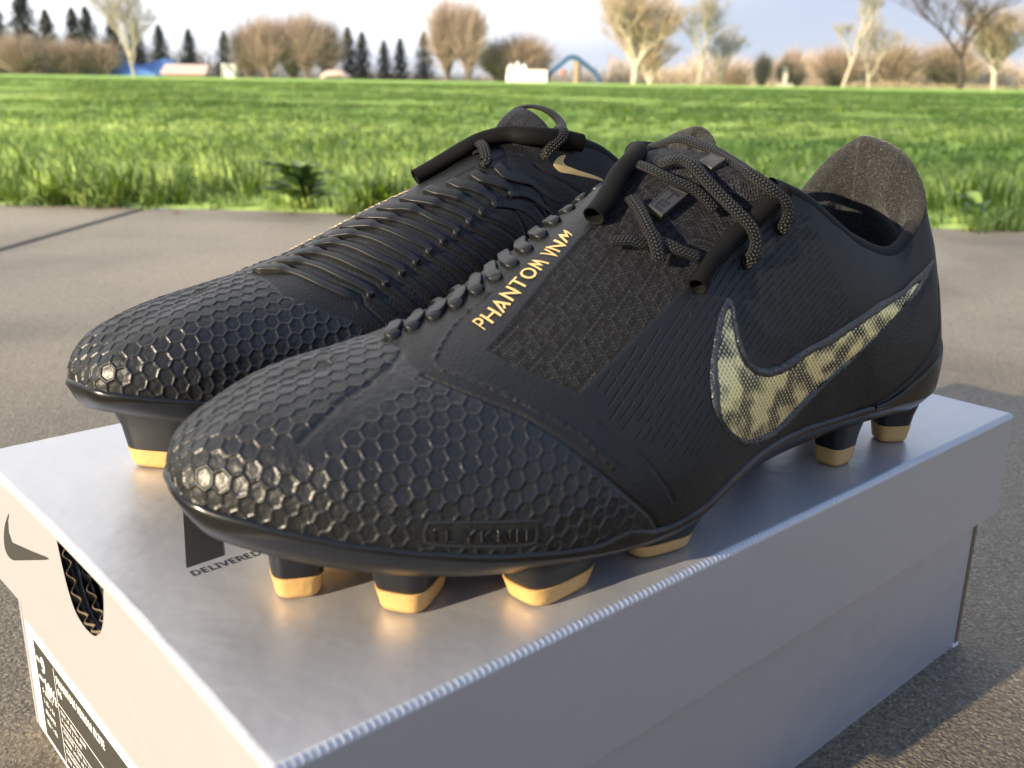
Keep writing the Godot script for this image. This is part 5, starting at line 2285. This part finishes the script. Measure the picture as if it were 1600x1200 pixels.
func field_edge() -> void:
	var pale_bark := mat(lin(0.50, 0.45, 0.37), 0.9, 0.2)
	var brown_bark := mat(lin(0.19, 0.15, 0.11), 0.9, 0.2)
	var dark_bark := mat(lin(0.075, 0.062, 0.052), 0.9, 0.2)
	var brown := twig_material(0.44, 0.345, 0.26)
	var tan_ := twig_material(0.50, 0.385, 0.265)
	var grey := twig_material(0.40, 0.36, 0.31)
	var dark := twig_material(0.13, 0.105, 0.085)
	var rose := twig_material(0.48, 0.37, 0.305)
	var evergreen := [twig_material(0.030, 0.050, 0.024), twig_material(0.075, 0.080, 0.040), twig_material(0.022, 0.042, 0.024)]
	var kinds := {
		"round": {"lean": 0.0, "trunk": 0.16, "girth": 0.020, "forks": [6, 4, 3, 3], "open": 0.85, "rise": 0.3, "shrink": 0.76, "low": 1, "twigs": 3, "reach": 1.5, "fine": 0.0011, "bark": pale_bark, "twig": tan_},
		"broom": {"lean": 0.0, "trunk": 0.07, "girth": 0.015, "forks": [7, 4, 3, 2], "open": 0.5, "rise": 0.5, "shrink": 0.8, "low": 1, "twigs": 3, "reach": 1.7, "fine": 0.0011, "bark": brown_bark, "twig": rose},
		"tall": {"lean": 0.0, "trunk": 0.26, "girth": 0.013, "forks": [5, 4, 3, 2], "open": 0.75, "rise": 0.25, "shrink": 0.7, "low": 1, "twigs": 4, "reach": 1.2, "fine": 0.0009, "bark": pale_bark, "twig": grey},
		"slanted": {"lean": 0.3, "trunk": 0.42, "girth": 0.017, "forks": [4, 3, 3, 2], "open": 0.6, "rise": 0.25, "shrink": 0.55, "low": 1, "twigs": 4, "reach": 1.2, "fine": 0.0009, "bark": pale_bark, "twig": grey},
		"oak": {"lean": -0.03, "trunk": 0.27, "girth": 0.026, "forks": [4, 3, 3, 2], "open": 0.85, "rise": 0.22, "shrink": 0.85, "low": 0, "twigs": 5, "reach": 1.3, "fine": 0.0011, "bark": dark_bark, "twig": dark},
		"bushy": {"lean": 0.0, "trunk": 0.06, "girth": 0.014, "forks": [7, 4, 3, 3], "open": 0.75, "rise": 0.35, "shrink": 0.8, "low": 1, "twigs": 2, "reach": 1.7, "fine": 0.0012, "bark": brown_bark, "twig": brown},
	}
	var made := {}
	# kind, to the right, away, height, turn, label, width against height
	var trees := [
		["bushy", -42.4, 88.0, 5.6, 0.3, "round brown leafless tree at the far left before dark conifers", 1.25],
		["bushy", -39.0, 89.0, 5.2, 1.4, "brown leafless tree between the far left conifers and the blue canopies", 1.25],
		["bushy", -36.6, 90.0, 5.2, 2.9, "brown leafless tree just behind the left blue canopy", 1.2],
		["bushy", -46.5, 90.0, 4.9, 4.0, "low brown leafless tree at the left border of the photo", 1.3],
		["tall", -31.4, 84.0, 9.4, 0.8, "tall pale leafless tree rising over the blue canopies", 1.0],
		["broom", -23.2, 89.0, 6.9, 0.2, "leftmost of the reddish brown upright leafless trees in the left half", 1.0],
		["broom", -21.4, 88.0, 7.7, 1.9, "second reddish brown upright tree from the left of its group", 1.0],
		["broom", -19.7, 90.0, 7.6, 3.3, "middle tree of the reddish brown upright group", 1.0],
		["broom", -18.0, 88.0, 8.1, 4.4, "tallest reddish brown upright tree, in the right half of its group", 0.8],
		["broom", -16.5, 89.0, 7.4, 5.3, "rightmost reddish brown upright tree, beside two slim conifers", 0.8],
		["broom", -6.0, 87.0, 9.4, 0.5, "very tall light brown leafless tree left of the far boot's tongue", 0.75],
		["broom", -4.1, 86.0, 9.0, 2.2, "very tall light brown leafless tree straight above the far boot's inner edge", 0.72],
		["bushy", -1.6, 90.0, 6.0, 3.0, "greyish brown tree behind the white tent", 1.1],
		["bushy", 0.8, 88.0, 6.4, 1.1, "rounded brown leafless tree above the white tent and the blue arch", 1.1],
		["round", 8.6, 75.0, 8.2, 0.4, "large golden brown leafless tree with pale trunk, right of the blue arch", 1.12],
		["round", 11.2, 86.0, 6.0, 2.6, "brown leafless tree half behind the large golden brown one", 1.1],
		["tall", 13.3, 75.0, 7.6, 2.1, "slim leafless tree with a white trunk, right of the golden brown tree", 0.95],
		["tall", 16.6, 84.0, 6.2, 3.7, "thin pale leafless tree between the white-trunked tree and the dark bushes", 1.0],
		["bushy", 18.4, 88.0, 3.6, 0.2, "low brown bush right of the white-trunked tree", 1.2],
		["broom", 20.8, 87.0, 4.6, 0.9, "small dark upright leafless tree in the gap of sky", 0.7],
		["bushy", 23.2, 87.0, 4.3, 2.0, "small dark brown bushy tree right of the upright one in the gap", 1.0],
		["broom", 23.8, 89.0, 5.4, 4.1, "small pointed brown tree behind the dark bushy one", 0.7],
		["slanted", 23.9, 75.0, 7.2, 0.0, "pale leafless tree with a trunk slanting to the right", 1.0],
		["tall", 28.2, 82.0, 7.0, 5.0, "pale leafless tree between the slanting trunk and the dark oak", 1.1],
		["oak", 31.6, 73.0, 8.6, 1.0, "dark trunked oak with spreading bare limbs at the right", 1.25],
		["round", 36.8, 79.0, 7.0, 2.2, "grey brown leafless tree right of the dark oak", 1.1],
		["tall", 39.8, 76.0, 8.4, 1.5, "pale leafless tree at the right border of the photo", 1.2],
		["bushy", 33.6, 92.0, 6.4, 3.1, "tan leafless tree behind the dark oak", 1.3],
		["bushy", 29.4, 94.0, 6.0, 0.1, "tan leafless tree left behind the dark oak", 1.4],
		["bushy", 38.8, 93.0, 6.6, 2.5, "tan leafless tree far behind at the right border", 1.4],
	]
	for t in trees:
		if not made.has(t[0]):
			var proto := bare_tree(made.size(), kinds[t[0]])
			proto.name = numbered("bare_tree")
			add_child(proto)
			made[t[0]] = [proto, 0]
		var o: Node3D = made[t[0]][0]
		if made[t[0]][1]:
			o = copy(o)
		made[t[0]][1] += 1
		tag(o, t[5], "tree", "leafless trees beyond the field")
		o.position = far_spot(t[1], t[2], ground_height(0.0, t[2]))
		o.basis = Basis(Vector3.UP, t[4] + (-0.8 if t[0] == "slanted" else 0.0)).scaled(Vector3(t[3] * t[6], t[3], t[3] * t[6]))
	var pines := [[-49.5, 95.0, 6.9, 0, "dark conifer cut by the left border of the photo"], [-47.8, 95.0, 7.7, 2, "second dark conifer from the left border"], [-45.8, 96.0, 9.0, 0, "tallest conifer, at the far left"], [-43.2, 95.0, 7.0, 1, "brownish conifer right of the tallest one"], [-41.6, 97.0, 7.3, 1, "slim brownish conifer over the left canopy's left end"], [-39.5, 95.0, 7.3, 0, "conifer behind the peak of the left canopy"], [-37.6, 96.0, 6.7, 1, "conifer behind the dip between the two canopies"], [-34.8, 94.0, 6.2, 0, "dark conifer left behind the tall pale tree"], [-32.6, 94.0, 5.8, 2, "dark conifer at the right end of the blue canopies"], [-29.9, 94.0, 5.5, 2, "lone dark conifer above the pink roof"], [-27.0, 95.0, 5.4, 2, "dark conifer beside the white board"], [-15.6, 95.0, 5.9, 1, "slim conifer right of the reddish brown trees"], [-14.3, 95.0, 5.5, 1, "second slim conifer right of the reddish brown trees"], [-12.3, 95.0, 4.8, 1, "low conifer between two slim ones"], [-10.8, 95.0, 5.0, 0, "pointed dark green conifer left of the very tall brown trees"], [-8.6, 95.0, 5.6, 1, "conifer at the foot of the very tall brown trees"]]
	var greens := []
	for k in 3:
		var proto := conifer(k, evergreen[k], brown_bark)
		greens.append([proto, 0])
	for t in pines:
		var pair: Array = greens[t[3]]
		var o: Node3D = pair[0]
		if pair[1] == 0:
			o.name = numbered("conifer")
			add_child(o)
		else:
			o = copy(o)
		pair[1] += 1
		tag(o, t[4], "conifer", "conifers beyond the field")
		o.position = far_spot(t[0], t[1], ground_height(0.0, t[1]))
		o.basis = Basis(Vector3.UP, t[0]).scaled(Vector3(t[2] * 1.75, t[2], t[2] * 1.75))
	# undergrowth masses that read as one
	thicket("undergrowth", -52.0, -27.0, 97.0, 101.0, 2.6, 1.0, 3600, twig_material(0.035, 0.035, 0.022), "dark undergrowth below the conifers at the left")
	thicket("undergrowth", -24.0, 12.0, 98.0, 102.0, 2.6, 1.0, 4200, twig_material(0.12, 0.085, 0.06), "brown undergrowth behind the middle of the field")
	thicket("brushwood", -54.0, -25.0, 99.0, 106.0, 5.0, 1.5, 7000, twig_material(0.36, 0.30, 0.25), "grey brown brushwood behind the conifers at the left")
	thicket("brushwood", -25.0, 10.0, 99.0, 106.0, 3.6, 1.5, 6500, twig_material(0.36, 0.29, 0.235), "low brown brushwood behind the reddish brown trees and the white tent")
	thicket("thicket", 9.0, 52.0, 96.0, 104.0, 5.4, 1.5, 15000, twig_material(0.58, 0.46, 0.34), "tan leafless thicket behind the trees at the right")
	thicket("dry_reeds", 25.0, 52.0, 77.0, 79.5, 0.75, 1.2, 6000, twig_material(0.66, 0.54, 0.36), "pale dry reeds along the field's far edge at the right")
	playground()


func thicket(called: String, e0: float, e1: float, n0: float, n1: float, tall: float, rough: float, count: int, m: Material, label: String) -> void:
	var r := RandomNumberGenerator.new()
	r.seed = int(e0 * 7.0) + 5000
	var bumps := FastNoiseLite.new()
	bumps.seed = 6
	bumps.frequency = 0.12
	var s := Build.new()
	for k in count:
		var e := r.randf_range(e0, e1)
		var n := r.randf_range(n0, n1)
		var h := tall * (0.75 + 0.5 * bumps.get_noise_1d(e)) * (0.6 + 0.4 * r.randf())
		var y := ground_height(0.0, n) + h * pow(r.randf(), 0.8) * 0.9
		var way := Vector3(r.randf_range(-0.6, 0.6), 1.0, r.randf_range(-0.6, 0.6)).normalized()
		var l := r.randf_range(0.12, 0.3) * tall / 2.0 * rough
		var side := way.cross(Vector3(r.randf_range(-1, 1), 0, r.randf_range(-1, 1))).normalized() * 0.018 * sqrt(tall)
		var p := far_spot(e, n, y)
		var tone := r.randf_range(0.6, 1.35)
		var at := s.v.size()
		for c in [p - side, p + side, p + way * l]:
			s.add(c)
			s.c.append(Color(tone, tone, tone))
		s.tri(at, at + 1, at + 2)
	var o := struct(called, s, m, "stuff")
	o.set_meta("label", label)
	o.set_meta("category", "undergrowth")


func at_field(o: Node3D, e: float, n: float, lift := 0.0) -> void:
	o.position = far_spot(e, n, ground_height(0.0, n) + lift)
	o.basis = Basis(EYE_RIGHT, Vector3.UP, -EYE_AHEAD)


func bar(s: Build, a: Vector3, b: Vector3, r: float) -> void:
	var way := (b - a).normalized()
	var up := Vector3.RIGHT if absf(way.y) > 0.8 else Vector3.UP
	sweep(s, PackedVector3Array([a, b]), PackedVector3Array([up, up]), PackedFloat32Array([r, r]), PackedFloat32Array([r, r]), 8, 1.0, 0.0, 1.0)


func playground() -> void:
	var blue := mat(lin(0.09, 0.23, 0.52), 0.7)
	var frame_blue := mat(lin(0.03, 0.10, 0.22), 0.5)
	var steel := mat(lin(0.3, 0.3, 0.3), 0.5)
	var white := mat(lin(0.82, 0.82, 0.80), 0.7)
	var pink := mat(lin(0.62, 0.47, 0.42), 0.8)
	var brick := mat(lin(0.42, 0.20, 0.15), 0.9)
	for q in [[-35.6, 92.0, 3.9, 1.55, "left and larger blue peaked shade canopy"], [-32.0, 93.0, 3.7, 1.38, "right and lower blue peaked shade canopy"]]:
		var o := thing("shade_canopy", q[4], "canopy", "blue shade canopies at the playground")
		at_field(o, q[0], q[1])
		var s := Build.new()
		var w: float = q[2]
		var eave := 1.5
		var peak: float = eave + q[3]
		var corners := [Vector3(-w, eave, w * 0.6), Vector3(w, eave, w * 0.6), Vector3(w, eave, -w * 0.6), Vector3(-w, eave, -w * 0.6)]
		for k in 4:
			var a: Vector3 = corners[k]
			var b: Vector3 = corners[(k + 1) % 4]
			var mid := (a + b) / 2.0 - Vector3(0, 0.05, 0)
			var top := Vector3(-0.25 * w if q[0] < -34.0 else 0.1, peak, 0)
			s.flat_tri(a, mid, top)
			s.flat_tri(mid, b, top)
			s.flat_quad(a - Vector3(0, 0.25, 0), b - Vector3(0, 0.25, 0), b, a)
		obj("roof", s, blue, o)
		for k in 4:
			s = Build.new()
			bar(s, Vector3(corners[k].x * 0.97, 0, corners[k].z * 0.97), Vector3(corners[k].x * 0.97, eave - 0.05, corners[k].z * 0.97), 0.06)
			obj("post", s, steel, o)
	# pink roofed shed and white board
	var shed := thing("picnic_shed", "low shed with pink roof beyond the field, left of the white board", "shed")
	at_field(shed, -29.0, 90.0)
	var s := Build.new()
	s.box(Vector3(-1.7, 0, -1.0), Vector3(1.7, 1.55, 1.0))
	obj("wall", s, brick, shed)
	s = Build.new()
	for half in [-1.0, 1.0]:
		s.flat_quad(Vector3(-2.0, 1.5, 1.3 * half), Vector3(2.0, 1.5, 1.3 * half), Vector3(1.9, 2.35, 0), Vector3(-1.9, 2.35, 0))
	for end in [-1.0, 1.0]:
		s.flat_tri(Vector3(1.98 * end, 1.5, 1.28), Vector3(1.98 * end, 1.5, -1.28), Vector3(1.88 * end, 2.33, 0))
	obj("roof", s, pink, shed)
	var board := thing("notice_board", "white rectangular board on posts right of the pink roofed shed", "board")
	at_field(board, -25.2, 90.0)
	s = Build.new()
	s.box(Vector3(-0.75, 1.3, -0.05), Vector3(0.75, 2.5, 0.05))
	obj("panel", s, white, board)
	for x in [-0.6, 0.6]:
		s = Build.new()
		bar(s, Vector3(x, 0, 0.1), Vector3(x, 2.2, 0.1), 0.05)
		obj("post", s, steel, board)
	var house := thing("play_house", "small pink and blue play house right of the reddish brown trees", "play house")
	at_field(house, -15.6, 88.0)
	s = Build.new()
	s.box(Vector3(-1.1, 0, -0.7), Vector3(1.1, 1.25, 0.7))
	obj("wall", s, frame_blue, house)
	s = Build.new()
	sweep(s, PackedVector3Array([Vector3(-1.2, 1.35, 0), Vector3(-0.6, 1.62, 0), Vector3(0.5, 1.7, 0), Vector3(1.2, 1.35, 0)]), PackedVector3Array([Vector3.UP, Vector3.UP, Vector3.UP, Vector3.UP]), PackedFloat32Array([0.5, 0.8, 0.8, 0.5]), PackedFloat32Array([0.2, 0.35, 0.35, 0.2]), 10, 0.8)
	obj("roof", s, pink, house)
	# white tent and blue arch in the middle
	var tent := thing("tent", "white tent with domed left end, left of the blue arch", "tent")
	at_field(tent, 0.8, 86.0)
	s = Build.new()
	s.box(Vector3(-0.2, 0, -0.8), Vector3(1.7, 2.05, 0.8))
	obj("wall", s, white, tent)
	for k in 3:
		s = Build.new()
		var x := -1.3 + k * 0.55
		sweep(s, PackedVector3Array([Vector3(x, 0, 0), Vector3(x, 1.5, 0), Vector3(x, 2.2, 0), Vector3(x, 2.5 + 0.2 * (k % 2), 0)]), PackedVector3Array([Vector3.RIGHT, Vector3.RIGHT, Vector3.RIGHT, Vector3.RIGHT]), PackedFloat32Array([0.42, 0.42, 0.3, 0.06]), PackedFloat32Array([0.42, 0.42, 0.3, 0.06]), 12)
		obj("dome", s, white, tent)
	var arch := thing("climbing_arch", "blue arched play frame with a red disc, right of the white tent", "play frame")
	at_field(arch, 4.6, 86.0)
	s = Build.new()
	var curve := PackedVector3Array()
	var ups := PackedVector3Array()
	for p in [[-2.1, 0.9], [-1.9, 1.7], [-1.0, 2.5], [-0.3, 3.05], [0.3, 3.05], [1.1, 2.5], [2.1, 1.7], [2.3, 0.9]]:
		curve.append(Vector3(p[0], p[1], 0))
		ups.append(Vector3.BACK)
	curve = smooth_path(curve, 4)
	ups = smooth_path(ups, 4)
	sweep(s, curve, ups, filled(curve.size(), 0.2), filled(curve.size(), 0.2), 10)
	obj("arch", s, frame_blue, arch)
	for x in [-2.1, 2.3]:
		s = Build.new()
		bar(s, Vector3(x, 0, 0), Vector3(x, 0.95, 0), 0.14)
		obj("post", s, frame_blue, arch)
	s = Build.new()
	bar(s, Vector3(0.45, 0, -0.3), Vector3(0.45, 2.8, -0.3), 0.32)
	obj("climbing_post", s, mat(lin(0.30, 0.24, 0.17), 0.8), arch)
	s = Build.new()
	bar(s, Vector3(-0.75, 1.85, -0.05), Vector3(-0.75, 1.85, 0.1), 0.26)
	obj("disc", s, mat(lin(0.55, 0.2, 0.14), 0.6), arch)
	var sign_ := thing("trail_post", "pale post standing before the small dark bushes right of the middle", "post")
	at_field(sign_, 20.9, 80.0)
	s = Build.new()
	s.box(Vector3(-0.16, 0, -0.1), Vector3(0.16, 1.7, 0.1))
	obj("shaft", s, mat(lin(0.55, 0.5, 0.44), 0.8), sign_)
	s = Build.new()
	s.box(Vector3(-0.6, 0.0, -0.3), Vector3(0.6, 0.45, 0.3))
	obj("base", s, mat(lin(0.45, 0.42, 0.37), 0.9), sign_)
